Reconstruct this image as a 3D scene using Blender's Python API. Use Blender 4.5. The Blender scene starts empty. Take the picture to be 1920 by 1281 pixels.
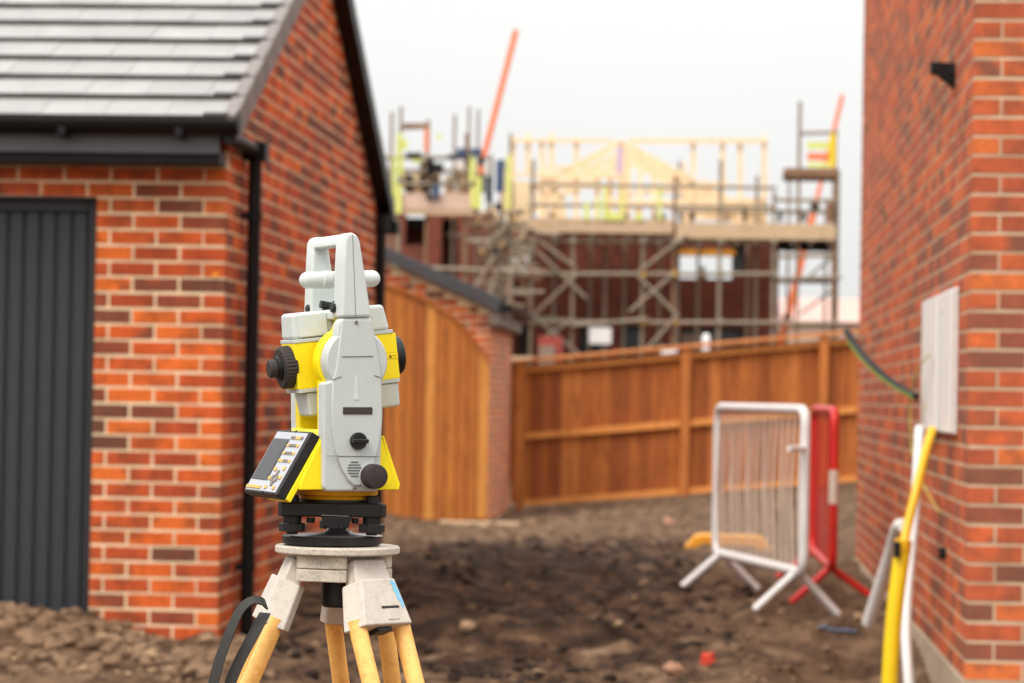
import bpy, math, random
import numpy as np
from mathutils import Vector, Matrix, noise

random.seed(11)
R = math.radians
S = bpy.context.scene
C = S.collection

# ------------------------------------------------------------------ camera
# eye level is world z = 0; +Y is the direction both brick buildings run in
FPX = 5200.0                      # focal length in pixels of a 1920 px wide frame
YAW, PITCH, ROLL = R(4.20), R(1.12), 0.0175
fw = Vector((-math.sin(YAW) * math.cos(PITCH), math.cos(YAW) * math.cos(PITCH), math.sin(PITCH)))
rt0 = Vector((math.cos(YAW), math.sin(YAW), 0))
up0 = rt0.cross(fw)
rt = rt0 * math.cos(ROLL) + up0 * math.sin(ROLL)
up = up0 * math.cos(ROLL) - rt0 * math.sin(ROLL)
cam = bpy.data.cameras.new('camera')
cam.sensor_width = 36.0
cam.lens = 36.0 * FPX / 1920
cam.clip_start, cam.clip_end = 0.1, 3000
cam.dof.use_dof = True
cam.dof.focus_distance = 3.62
cam.dof.aperture_fstop = 8.6
camo = bpy.data.objects.new('camera', cam)
camo.matrix_world = Matrix(((rt.x, up.x, -fw.x, 0), (rt.y, up.y, -fw.y, 0), (rt.z, up.z, -fw.z, 0), (0, 0, 0, 1)))
C.objects.link(camo)
S.camera = camo

# ------------------------------------------------------------------ sky, sun, exposure
SUN_EL, SUN_AZ = R(52), R(215)    # azimuth clockwise from +Y: behind the camera, to the left
W = bpy.data.worlds.new('World'); S.world = W; W.use_nodes = True
nt = W.node_tree; nt.nodes.clear()
sky = nt.nodes.new('ShaderNodeTexSky'); sky.sky_type = 'NISHITA'; sky.sun_disc = False
sky.sun_elevation, sky.sun_rotation = SUN_EL, SUN_AZ
sky.air_density, sky.dust_density, sky.ozone_density = 1.0, 6.0, 1.0
hs = nt.nodes.new('ShaderNodeHueSaturation'); hs.inputs['Saturation'].default_value = 0.04
mx = nt.nodes.new('ShaderNodeMix'); mx.data_type = 'RGBA'; mx.inputs[0].default_value = 0.85
mx.inputs[7].default_value = (16.0, 16.0, 15.8, 1)     # even cloud deck
bg = nt.nodes.new('ShaderNodeBackground'); bg.inputs['Strength'].default_value = 0.125
wo = nt.nodes.new('ShaderNodeOutputWorld')
nt.links.new(sky.outputs[0], hs.inputs['Color']); nt.links.new(hs.outputs[0], mx.inputs[6])
tcs = nt.nodes.new('ShaderNodeTexCoord'); sxz = nt.nodes.new('ShaderNodeSeparateXYZ')     # standard overcast: L = (1 + 2 sin h) / 3
mr = nt.nodes.new('ShaderNodeMapRange'); mr.inputs['From Min'].default_value = 0; mr.inputs['From Max'].default_value = 1
mr.inputs['To Min'].default_value = 0.333; mr.inputs['To Max'].default_value = 1.0
nt.links.new(tcs.outputs['Generated'], sxz.inputs[0]); nt.links.new(sxz.outputs[2], mr.inputs['Value'])
cln = nt.nodes.new('ShaderNodeTexNoise'); cln.inputs['Scale'].default_value = 2.5; cln.inputs['Detail'].default_value = 4   # faint cloud tone
nt.links.new(tcs.outputs['Generated'], cln.inputs['Vector'])
clr = nt.nodes.new('ShaderNodeMapRange'); clr.inputs['To Min'].default_value = 0.93; clr.inputs['To Max'].default_value = 1.07
nt.links.new(cln.outputs['Fac'], clr.inputs['Value'])
mm = nt.nodes.new('ShaderNodeMath'); mm.operation = 'MULTIPLY'; nt.links.new(mr.outputs[0], mm.inputs[0]); nt.links.new(clr.outputs[0], mm.inputs[1])
vm = nt.nodes.new('ShaderNodeVectorMath'); vm.operation = 'SCALE'
nt.links.new(mx.outputs[2], vm.inputs[0]); nt.links.new(mm.outputs[0], vm.inputs['Scale']); nt.links.new(vm.outputs[0], bg.inputs['Color']); nt.links.new(bg.outputs[0], wo.inputs['Surface'])
sl = bpy.data.lights.new('sun', 'SUN'); sl.energy = 1.5; sl.angle = R(25); sl.color = (1, 0.95, 0.87)
so = bpy.data.objects.new('sun', sl)
sd = Vector((math.sin(SUN_AZ) * math.cos(SUN_EL), math.cos(SUN_AZ) * math.cos(SUN_EL), math.sin(SUN_EL)))
so.rotation_euler = sd.to_track_quat('Z', 'Y').to_euler(); so.location = (-3, -4, 9)
C.objects.link(so)
S.view_settings.view_transform = 'Standard'; S.view_settings.look = 'None'
S.view_settings.exposure = 0.45; S.view_settings.gamma = 1.0; S.view_settings.use_curve_mapping = False
S.cycles.max_bounces = 6

# ------------------------------------------------------------------ helpers
def ray(px, py):
    return fw + rt * ((px - 960) / FPX) + up * ((640.5 - py) / FPX)
def at(px, py, Y):
    d = ray(px, py); return d * (Y / d.y)
def atx(px, py, X):
    d = ray(px, py); return d * (X / d.x)
def proj(p):
    p = Vector(p); z = p.dot(fw)
    if z < 0.05: return (-9999, -9999)
    return (960 + p.dot(rt) / z * FPX, 640.5 - p.dot(up) / z * FPX)
def srgb(r, g, b, k=1.0):
    f = lambda c: (c / 255 / 12.92 if c / 255 <= 0.04045 else ((c / 255 + 0.055) / 1.055) ** 2.4) * k
    return (f(r), f(g), f(b), 1)

class MB:
    def __init__(s): s.v = []; s.f = []; s.m = []; s.uv = None
    def add(s, vs, fs, mi=0):
        n = len(s.v); s.v += [Vector(p) for p in vs]
        s.f += [[i + n for i in f] for f in fs]; s.m += [mi] * len(fs); return s
    def box(s, lo, hi, mi=0, M=None):
        x0, y0, z0 = lo; x1, y1, z1 = hi
        vs = [Vector(p) for p in ((x0,y0,z0),(x1,y0,z0),(x1,y1,z0),(x0,y1,z0),(x0,y0,z1),(x1,y0,z1),(x1,y1,z1),(x0,y1,z1))]
        if M: vs = [M @ p for p in vs]
        return s.add(vs, [(0,3,2,1),(4,5,6,7),(0,1,5,4),(1,2,6,5),(2,3,7,6),(3,0,4,7)], mi)
    def hexa(s, b, t, mi=0):
        return s.add(list(b) + list(t), [(0,3,2,1),(4,5,6,7),(0,1,5,4),(1,2,6,5),(2,3,7,6),(3,0,4,7)], mi)
    def prism(s, pts, f0, f1, mi=0):
        """pts: 2-D outline, f0/f1: map (a,b) -> 3-D for the two caps"""
        n = len(pts)
        vs = [Vector(f0(*p)) for p in pts] + [Vector(f1(*p)) for p in pts]
        return s.add(vs, [list(range(n))[::-1], list(range(n, 2 * n))] + [(i, (i + 1) % n, n + (i + 1) % n, n + i) for i in range(n)], mi)
    def bar(s, p, q, w, h, mi=0, upv=(0, 0, 1)):
        p, q = Vector(p), Vector(q); d = (q - p).normalized(); u = Vector(upv)
        a = d.cross(u)
        if a.length < 1e-4: a = d.cross(Vector((1, 0, 0)))
        a.normalize(); b = a.cross(d).normalized()
        o = [(-w/2, -h/2), (w/2, -h/2), (w/2, h/2), (-w/2, h/2)]
        return s.hexa([p + a * x + b * y for x, y in o], [q + a * x + b * y for x, y in o], mi)
    def tube(s, pts, r, n=12, mi=0, cap=True):
        pts = [Vector(p) for p in pts]; k = len(pts)
        rs = r if isinstance(r, (list, tuple)) else [r] * k
        ref = None; vs = []
        for i, p in enumerate(pts):
            d = (pts[min(i + 1, k - 1)] - pts[max(i - 1, 0)]).normalized()
            if ref is None: ref = d.orthogonal().normalized()
            ref = (ref - d * ref.dot(d)).normalized(); b = d.cross(ref)
            vs += [p + (ref * math.cos(2 * math.pi * j / n) + b * math.sin(2 * math.pi * j / n)) * rs[i] for j in range(n)]
        fs = [(i*n+j, i*n+(j+1)%n, (i+1)*n+(j+1)%n, (i+1)*n+j) for i in range(k-1) for j in range(n)]
        if cap: fs += [list(range(n))[::-1], list(range((k-1)*n, k*n))]
        return s.add(vs, fs, mi)
    def lathe(s, prof, p, d, n=32, mi=0, rib=0.0):
        """prof: (t along d, radius); rib: every second column pulled in"""
        p, d = Vector(p), Vector(d).normalized(); a = d.orthogonal().normalized(); b = d.cross(a)
        vs = []
        for t, r in prof:
            for j in range(n):
                rr = r * (1 - (rib if j % 2 else 0)); an = 2 * math.pi * j / n
                vs.append(p + d * t + (a * math.cos(an) + b * math.sin(an)) * rr)
        k = len(prof)
        fs = [(i*n+j, i*n+(j+1)%n, (i+1)*n+(j+1)%n, (i+1)*n+j) for i in range(k-1) for j in range(n)]
        fs += [list(range(n))[::-1], list(range((k-1)*n, k*n))]
        return s.add(vs, fs, mi)
    def xf(s, M): s.v = [M @ p for p in s.v]; return s
    def mesh(s, name, mats, smooth=None):
        me = bpy.data.meshes.new(name); me.from_pydata(s.v, [], s.f)
        for m in (mats if isinstance(mats, (list, tuple)) else [mats]): me.materials.append(m)
        me.polygons.foreach_set('material_index', s.m)
        me.update()
        import bmesh
        b = bmesh.new(); b.from_mesh(me); bmesh.ops.recalc_face_normals(b, faces=b.faces); b.to_mesh(me); b.free()
        if smooth:
            me.polygons.foreach_set('use_smooth', [True] * len(me.polygons)); me.set_sharp_from_angle(angle=R(smooth))
        return me

def wmat(o):
    m = o.matrix_basis.copy()
    return (wmat(o.parent) @ o.matrix_parent_inverse @ m) if o.parent else m
def link(o, parent=None, local=False):
    C.objects.link(o)
    if parent:
        o.parent = parent
        if not local: o.matrix_parent_inverse = wmat(parent).inverted()
    return o
def tag(o, label, cat, group=None):
    o['label'] = label; o['category'] = cat
    if group: o['group'] = group
    return o
def thing(name, label, cat, loc=(0, 0, 0), rz=0.0, group=None):
    o = bpy.data.objects.new(name, None); o.empty_display_size = 0.1
    o.location = loc; o.rotation_euler = (0, 0, rz); link(o)
    return tag(o, label, cat, group)
def part(mb, name, mats, parent=None, smooth=None, bevel=0.0, local=False, seg=2):
    o = bpy.data.objects.new(name, mb.mesh(name, mats, smooth)); link(o, parent, local)
    if bevel:
        m = o.modifiers.new('bevel', 'BEVEL'); m.width = bevel; m.segments = seg; m.limit_method = 'ANGLE'; m.angle_limit = R(35)
        o.data.polygons.foreach_set('use_smooth', [True] * len(o.data.polygons))
        m.harden_normals = True
    return o
def inst(name, me, parent, loc, rot=None, scale=None):
    o = bpy.data.objects.new(name, me); o.location = loc
    if rot: o.rotation_euler = rot
    if scale: o.scale = scale
    C.objects.link(o); o.parent = parent; return o
def structure(o): o['kind'] = 'structure'; return o
def stuff(o, label=None, cat=None):
    o['kind'] = 'stuff'
    if label: o['label'] = label
    if cat: o['category'] = cat
    return o

# ------------------------------------------------------------------ materials
class NB:
    def __init__(s, name):
        s.mat = bpy.data.materials.new(name); s.mat.use_nodes = True; s.t = s.mat.node_tree
        s.b = s.t.nodes['Principled BSDF']
    def n(s, ty, **k):
        o = s.t.nodes.new(ty)
        for a, v in k.items():
            if a.startswith('i_'):
                o.inputs[a[2:].replace('_', ' ')].default_value = v
            else: setattr(o, a, v)
        return o
    def l(s, a, b): s.t.links.new(a, b)
    def pos(s, kind='W', scale=(1, 1, 1)):
        if kind == 'W': o = s.n('ShaderNodeNewGeometry').outputs['Position']
        else: o = s.n('ShaderNodeTexCoord').outputs[kind]
        m = s.n('ShaderNodeMapping'); m.inputs['Scale'].default_value = scale; s.l(o, m.inputs['Vector']); return m.outputs[0]
    def noise(s, vec, scale, detail=4, rough=0.55):
        o = s.n('ShaderNodeTexNoise'); o.inputs['Scale'].default_value = scale; o.inputs['Detail'].default_value = detail
        o.inputs['Roughness'].default_value = rough; s.l(vec, o.inputs['Vector']); return o.outputs['Fac']
    def ramp(s, fac, stops):
        o = s.n('ShaderNodeValToRGB'); e = o.color_ramp.elements
        while len(e) < len(stops): e.new(0.5)
        for q, (p, c) in zip(e, stops): q.position = p; q.color = c if len(c) == 4 else (*c, 1)
        s.l(fac, o.inputs['Fac']); return o.outputs['Color']
    def mix(s, fac, a, b, mode='MIX'):
        o = s.n('ShaderNodeMix'); o.data_type = 'RGBA'; o.blend_type = mode
        for k, v in ((0, fac), (6, a), (7, b)):
            if isinstance(v, (int, float, tuple)): o.inputs[k].default_value = v
            else: s.l(v, o.inputs[k])
        return o.outputs[2]
    def mth(s, op, a, b=0.0, clamp=False):
        o = s.n('ShaderNodeMath'); o.operation = op; o.use_clamp = clamp
        for k, v in ((0, a), (1, b)):
            if isinstance(v, (int, float)): o.inputs[k].default_value = v
            else: s.l(v, o.inputs[k])
        return o.outputs[0]
    def bump(s, h, strength=0.3, dist=0.01):
        o = s.n('ShaderNodeBump'); o.inputs['Strength'].default_value = strength; o.inputs['Distance'].default_value = dist
        s.l(h, o.inputs['Height']); s.l(o.outputs[0], s.b.inputs['Normal'])
    def col(s, v):
        if isinstance(v, tuple): s.b.inputs['Base Color'].default_value = v
        else: s.l(v, s.b.inputs['Base Color'])
    def rough(s, v):
        if isinstance(v, (int, float)): s.b.inputs['Roughness'].default_value = v
        else: s.l(v, s.b.inputs['Roughness'])

def sc(c, k): return (c[0] * k, c[1] * k, c[2] * k, 1)
def plain(name, c, rough=0.5, var=0.15, scale=8, metal=0.0, bump=0.0, bscale=200, bd=0.001, space='Object', spec=0.5):
    b = NB(name); v = b.pos(space)
    n = b.noise(v, scale, 5, 0.6)
    b.col(b.ramp(n, [(0.25, sc(c, 1 - var)), (0.75, sc(c, 1 + var))]))
    n2 = b.noise(v, scale * 3, 3)
    b.rough(b.mth('ADD', b.mth('MULTIPLY', n2, 0.2), rough - 0.1, True))
    b.b.inputs['Metallic'].default_value = metal; b.b.inputs['Specular IOR Level'].default_value = spec
    if bump: b.bump(b.noise(v, bscale, 3), bump, bd)
    return b.mat

BRICK_T = [('orange', (216, 100, 42), 0), ('orange', (224, 110, 46), 0), ('red', (192, 84, 42), 0), ('red', (176, 76, 42), 0),
           ('red', (206, 92, 42), 0), ('brown', (152, 76, 50), 0), ('dark', (114, 70, 54), 0), ('dark', (130, 74, 54), 0),
           ('flashed', (208, 92, 42), 1), ('flashed', (194, 84, 42), 1)]
def brick_mat(i, spec, tone=1.0, dust=0.0):
    _, c, fl = spec
    c = srgb(*c, tone); b = NB('brick_%d' % i); v = b.pos('W')
    n = b.noise(v, 14, 6, 0.65)
    col = b.ramp(n, [(0.25, sc(c, 0.5)), (0.42, sc(c, 0.85)), (0.55, c), (0.75, sc(c, 1.35))])
    big = b.noise(v, 7.5, 3, 0.5); col = b.mix(b.ramp(big, [(0.5, (0, 0, 0)), (0.66, (0.6,) * 3)]), col, sc(srgb(126, 66, 44), 0.9))
    n2 = b.noise(v, 55, 4, 0.6)
    col = b.mix(b.ramp(n2, [(0.52, (0, 0, 0)), (0.72, (0.5, 0.5, 0.5))]), col, sc(c, 0.45))
    if fl:
        uv = b.n('ShaderNodeTexCoord').outputs['Generated']; sx = b.n('ShaderNodeSeparateXYZ'); b.l(uv, sx.inputs[0])
        d = b.mth('ABSOLUTE', b.mth('SUBTRACT', b.noise(v, 2.2, 1), 0.5))
        col = b.mix(b.ramp(d, [(0.03, (0.85,) * 3), (0.10, (0, 0, 0))]), col, srgb(112, 66, 52))
    lm = b.noise(v, 1.1, 5, 0.7)                       # patchy mortar smear / efflorescence
    fac = b.ramp(lm, [(0.58, (0, 0, 0)), (0.78, (0.16 + 2 * dust,) * 3)])
    col = b.mix(fac, col, srgb(196, 158, 132))
    if dust: col = b.mix(dust, col, srgb(184, 136, 112))
    b.col(col); b.rough(0.85); b.b.inputs['Specular IOR Level'].default_value = 0.25
    b.bump(b.noise(v, 160, 4, 0.7), 0.5, 0.004)
    return b.mat
M_BRICK = [brick_mat(i, s) for i, s in enumerate(BRICK_T)]
M_BRICK_PALE = [brick_mat(i + 20, s, 0.95, 0.14) for i, s in enumerate(BRICK_T)]
M_MORTAR = plain('mortar', srgb(232, 206, 168), 0.9, 0.26, 6, bump=0.5, bscale=120, bd=0.003, space='Object', spec=0.2)
M_CONC = plain('concrete_footing', srgb(176, 158, 136), 0.9, 0.2, 6, bump=0.5, bscale=60, bd=0.006, spec=0.2)

def tile_mat(name, c):
    b = NB(name); v = b.pos('W')
    n = b.noise(v, 6, 5, 0.6)
    b.col(b.ramp(n, [(0.25, sc(c, 0.86)), (0.75, sc(c, 1.1))])); b.rough(0.55); b.bump(b.noise(v, 240, 3), 0.25, 0.002)
    return b.mat
M_TILE = [tile_mat('roof_tile_%d' % i, srgb(g, g - 3, g - 5)) for i, g in enumerate((150, 153, 156))]
M_VERGE = plain('verge_grey', srgb(124, 116, 112), 0.7, 0.12, 5)
M_TILE_DK = plain('roof_tile_edge', srgb(64, 56, 52), 0.7, 0.15, 5)  # dark tone, also paints the shadow line on the tile tails
M_SLATE = plain('slate_verge', srgb(62, 60, 62), 0.7, 0.12, 4)
M_BLACKPL = plain('black_upvc', srgb(17, 17, 18), 0.5, 0.15, 5, spec=0.25)
M_GREYPL = plain('grey_fascia', srgb(92, 93, 98), 0.45, 0.1, 3)
M_SOFFIT = plain('brown_soffit', srgb(104, 86, 76), 0.6, 0.1, 3)
M_DOOR = plain('anthracite_door', srgb(44, 48, 53), 0.45, 0.12, 3)
M_DOORF = plain('anthracite_frame', srgb(30, 31, 34), 0.5, 0.1, 3)

def wood_mat(name, c, c2, sx=(9, 9, 0.7), bump=0.25):
    b = NB(name); v = b.pos('W', sx)
    n = b.noise(v, 4.0, 6, 0.65); n2 = b.noise(v, 1.1, 3)
    col = b.ramp(n, [(0.25, c2), (0.5, c), (0.8, sc(c, 1.3))])
    kn = b.noise(b.pos('W', (3, 3, 1.2)), 3.0, 2)
    col = b.mix(b.ramp(kn, [(0.62, (0, 0, 0)), (0.78, (0.7,) * 3)]), col, sc(c2, 0.7))
    b.col(col); b.rough(0.75); b.b.inputs['Specular IOR Level'].default_value = 0.3
    b.bump(n, bump, 0.004); return b.mat
M_FENCE = [wood_mat('fence_wood_%d' % i, srgb(*c), srgb(*d)) for i, (c, d) in enumerate([
    ((162, 90, 40), (116, 56, 22)), ((184, 110, 52), (140, 74, 32)), ((144, 76, 34), (100, 46, 18)),
    ((200, 128, 62), (160, 92, 42)), ((174, 100, 44), (126, 64, 26))])]
M_GATE = [wood_mat('gate_wood_%d' % i, srgb(*c), srgb(*d)) for i, (c, d) in enumerate([
    ((168, 98, 40), (136, 70, 26)), ((198, 132, 64), (168, 100, 42)), ((154, 84, 34), (122, 60, 22)), ((176, 106, 44), (146, 78, 30))])]
M_TIMBER = wood_mat('sawn_softwood', srgb(240, 214, 176), srgb(222, 186, 138))
M_BOARD = wood_mat('scaffold_board', srgb(196, 168, 136), srgb(160, 132, 102), (0.7, 9, 9))

M_STEEL = plain('galvanised_tube', srgb(146, 132, 114), 0.55, 0.2, 3, metal=0.25)
M_RUST = plain('rusty_tube', srgb(134, 100, 74), 0.75, 0.25, 4)
M_WHITE = plain('white_paint', srgb(226, 223, 220), 0.45, 0.06, 10)
M_WPLAST = plain('white_plastic', srgb(236, 233, 228), 0.4, 0.04, 4)
M_REDP = plain('red_paint', srgb(206, 38, 32), 0.4, 0.15, 10)
M_ORANGE = plain('boom_orange', srgb(234, 122, 70), 0.45, 0.08, 2)
M_LIME = plain('lime_plastic', srgb(214, 220, 120), 0.5, 0.1, 3)
M_YEL = plain('yellow_pipe', srgb(244, 204, 24), 0.38, 0.05, 5)
M_YELD = plain('yellow_thin_pipe', srgb(232, 178, 16), 0.38, 0.05, 5)
M_YBLOCK = plain('yellow_plastic_block', srgb(236, 160, 34), 0.5, 0.1, 6)
M_BLUE = plain('blue_plastic', srgb(54, 74, 104), 0.5, 0.1, 6)
M_DARK = plain('dark_void', srgb(30, 28, 28), 0.9, 0.1, 2)
M_GREENW = plain('green_cable', srgb(112, 140, 46), 0.5, 0.1, 6)
M_EARTH = plain('earth_wire', srgb(190, 176, 60), 0.5, 0.1, 6)
M_OBOX = plain('orange_plastic', srgb(232, 104, 24), 0.5, 0.08, 4)
M_GLASS = plain('window_dark_glass', srgb(40, 44, 50), 0.12, 0.1, 2)
M_BLIND = plain('beige_blind', srgb(132, 112, 96), 0.8, 0.08, 2)
M_SIGN = plain('sign_white', srgb(232, 228, 226), 0.5, 0.03, 2)

def far_brick():
    b = NB('far_brickwork'); v = b.pos('W', (1, 1, 1))
    sp = b.n('ShaderNodeSeparateXYZ'); b.l(v, sp.inputs[0])
    cb = b.n('ShaderNodeCombineXYZ'); b.l(b.mth('ADD', sp.outputs[0], sp.outputs[1]), cb.inputs[0]); b.l(sp.outputs[2], cb.inputs[1])
    t = b.n('ShaderNodeTexBrick'); t.inputs['Scale'].default_value = 1.0
    t.inputs['Brick Width'].default_value = 0.225; t.inputs['Row Height'].default_value = 0.075; t.inputs['Mortar Size'].default_value = 0.006
    t.inputs['Color1'].default_value = srgb(136, 64, 44); t.inputs['Color2'].default_value = srgb(98, 50, 38); t.inputs['Mortar'].default_value = srgb(110, 78, 64)
    b.l(cb.outputs[0], t.inputs['Vector'])
    n = b.noise(v, 0.9, 4)
    b.col(b.mix(b.ramp(n, [(0.4, (0, 0, 0)), (0.7, (0.5,) * 3)]), t.outputs['Color'], srgb(84, 38, 32)))
    b.rough(0.9); return b.mat
M_FARBRICK = far_brick()

def soil_mat():
    b = NB('soil'); v = b.pos('W')
    n = b.noise(v, 5.5, 8, 0.68); n2 = b.noise(v, 0.75, 4, 0.55); n3 = b.noise(v, 38, 5, 0.7)
    dry = b.ramp(n, [(0.3, srgb(54, 39, 28)), (0.46, srgb(95, 72, 54)), (0.6, srgb(124, 98, 76)), (0.78, srgb(164, 136, 109))])
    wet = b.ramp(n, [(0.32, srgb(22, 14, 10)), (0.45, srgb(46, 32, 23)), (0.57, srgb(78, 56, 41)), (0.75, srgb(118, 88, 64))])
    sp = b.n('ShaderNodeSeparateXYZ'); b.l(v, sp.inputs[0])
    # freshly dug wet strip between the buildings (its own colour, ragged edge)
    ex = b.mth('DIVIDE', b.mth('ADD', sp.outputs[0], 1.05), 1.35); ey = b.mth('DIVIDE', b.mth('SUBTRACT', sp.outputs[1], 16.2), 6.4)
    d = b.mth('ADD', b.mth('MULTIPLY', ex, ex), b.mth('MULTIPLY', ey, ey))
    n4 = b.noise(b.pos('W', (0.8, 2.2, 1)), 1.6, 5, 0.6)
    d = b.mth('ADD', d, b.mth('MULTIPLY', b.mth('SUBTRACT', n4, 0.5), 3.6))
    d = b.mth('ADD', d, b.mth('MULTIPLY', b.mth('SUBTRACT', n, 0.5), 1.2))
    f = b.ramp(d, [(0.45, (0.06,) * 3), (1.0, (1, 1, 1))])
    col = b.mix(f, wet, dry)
    col = b.mix(b.ramp(n3, [(0.6, (0, 0, 0)), (0.8, (0.45,) * 3)]), col, srgb(140, 116, 96))
    b.col(col); b.rough(0.95); b.b.inputs['Specular IOR Level'].default_value = 0.15
    b.bump(b.mth('ADD', n, b.mth('MULTIPLY', n3, 0.5)), 0.9, 0.05); return b.mat
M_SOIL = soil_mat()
M_CLOD = plain('dry_clod', srgb(122, 97, 76), 0.95, 0.35, 3, bump=0.6, bscale=40, bd=0.01, space='Object', spec=0.1)
M_CLODW = plain('wet_clod', srgb(48, 36, 29), 0.9, 0.35, 3, bump=0.6, bscale=40, bd=0.01, space='Object', spec=0.15)
M_STONE = plain('pale_stone', srgb(150, 122, 94), 0.85, 0.15, 8, spec=0.2)

# ------------------------------------------------------------------ ground
def sm(a, b, x):
    t = min(1, max(0, (x - a) / (b - a))); return t * t * (3 - 2 * t)
def gz(x, y):
    z = -1.36 + 0.20 * sm(6, 11.5, y)                       # tripod stands a little lower
    z += 0.055 * sm(13.2, 15.5, y)                             # -1.10 between the buildings
    z -= 0.21 * sm(19, 27, y) * sm(0.2, -2.5, x)
    rise = (-1.30 + (x + 2.27) * 0.094)
    k = sm(22, 30.5, y) * sm(-2.6, -1.9, x)
    z = z * (1 - k) + rise * k
    if y > 33: z = z * (1 - sm(33, 40, y)) - 1.6 * sm(33, 40, y)
    # spoil heap before the garage door
    z -= 0.05 * sm(-1.6, -2.2, x) * sm(11.5, 12.5, y) * (1 - sm(14.5, 18, y))
    z += (0.17 * sm(-2.2, -3.4, x) + 0.02) * sm(-1.9, -2.4, x) * sm(10.6, 12.1, y) * (1 - sm(12.5, 13.6, y) * 0.55)
    # shallow service trench and its bank
    z -= 0.16 * math.exp(-((y - 12.7 - 0.15 * math.sin(x * 3)) / 0.22) ** 2) * sm(-2.1, -1.7, x) * (1 - sm(-0.7, -0.3, x))
    z += 0.09 * math.exp(-((y - 13.3) / 0.35) ** 2) * sm(-2.1, -1.7, x) * (1 - sm(-0.3, 0.2, x))
    z -= 0.20 * math.exp(-((x - 0.62) / 0.33) ** 2) * sm(13.3, 12.2, y)
    z += 0.04 * math.exp(-((x - 0.2) / 0.3) ** 2) * sm(13.4, 12.4, y)
    return z
def lumps(x, y):
    p = Vector((x, y, 0.0))
    a = noise.fractal(p * 2.2, 1.0, 2.0, 4) * 0.045
    b = noise.noise(p * 7.0 + Vector((3, 1, 4))); b = max(0, b) ** 1.5 * 0.085
    c = noise.noise(p * 17.0 + Vector((9, 1, 2))) * 0.012
    return a + b + c
xs = [-400, -120, -40, -15, -8, -5.5, -4.6] + list(np.arange(-4.2, 2.2, 0.032)) + [2.6, 3.4, 5, 8, 15, 40, 120, 400]
ys = [-60, -20, -6, 0, 3, 6, 8, 9.2, 10] + list(np.arange(10.6, 17, 0.04)) + list(np.arange(17, 24, 0.07)) + list(np.arange(24, 32.5, 0.14)) + [33.2, 34.5, 37, 42, 50, 65, 90, 150, 300, 900]
gv = []
for y in ys:
    for x in xs:
        f = 1.0 if (-4.3 < x < 2.3 and 10 < y < 33) else 0.2
        gv.append((x, y, gz(x, y) + lumps(x, y) * f))
nx = len(xs)
gf = [(j*nx+i, j*nx+i+1, (j+1)*nx+i+1, (j+1)*nx+i) for j in range(len(ys)-1) for i in range(nx-1)]
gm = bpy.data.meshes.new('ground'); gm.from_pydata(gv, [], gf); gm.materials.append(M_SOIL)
gm.polygons.foreach_set('use_smooth', [True] * len(gf)); gm.update()
ground = structure(link(bpy.data.objects.new('ground', gm)))
def gnd(x, y): return gz(x, y) + lumps(x, y)

def blob(mb, c, r, mi=0, flat=0.7, rng=random):
    """jittered low icosahedron"""
    t = (1 + 5 ** 0.5) / 2
    vs = [(-1,t,0),(1,t,0),(-1,-t,0),(1,-t,0),(0,-1,t),(0,1,t),(0,-1,-t),(0,1,-t),(t,0,-1),(t,0,1),(-t,0,-1),(-t,0,1)]
    fs = [(0,11,5),(0,5,1),(0,1,7),(0,7,10),(0,10,11),(1,5,9),(5,11,4),(11,10,2),(10,7,6),(7,1,8),(3,9,4),(3,4,2),(3,2,6),(3,6,8),(3,8,9),(4,9,5),(2,4,11),(6,2,10),(8,6,7),(9,8,1)]
    q = Matrix.Rotation(rng.uniform(0, 6.3), 3, Vector((rng.uniform(-1,1), rng.uniform(-1,1), rng.uniform(-1,1))).normalized())
    out = []
    for p in vs:
        p = q @ Vector(p) * (r / 1.9) * rng.uniform(0.72, 1.25)
        out.append((c[0] + p.x, c[1] + p.y, c[2] + p.z * flat))
    mb.add(out, fs, mi)
rg = random.Random(5)
clods = MB()
for k in range(6500):
    y = 11.0 + 17 * rg.random() ** 1.6; x = rg.uniform(-4.0, 1.6)
    if k % 4 == 0: x, y = rg.uniform(-4.0, -1.9), rg.uniform(11.0, 12.95)
    if x < -2.2 and y > 12.95: continue
    if x > 0.9 and y > 10.6: continue
    px, py = proj((x, y, gz(x, y)))
    if not (-60 < px < 1980): continue
    r = 0.006 + 0.03 * rg.random() ** 5
    if x < -2.0 and y < 13: r = 0.006 + 0.04 * rg.random() ** 4
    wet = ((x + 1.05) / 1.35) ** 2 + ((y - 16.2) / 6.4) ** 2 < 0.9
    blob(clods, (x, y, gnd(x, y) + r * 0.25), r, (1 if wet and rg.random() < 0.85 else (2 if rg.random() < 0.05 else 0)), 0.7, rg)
o = part(clods, 'soil_clods', [M_CLOD, M_CLODW, M_STONE], None, smooth=60)
stuff(o, 'loose clods of earth and small stones strewn over the ground', 'soil')

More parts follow.
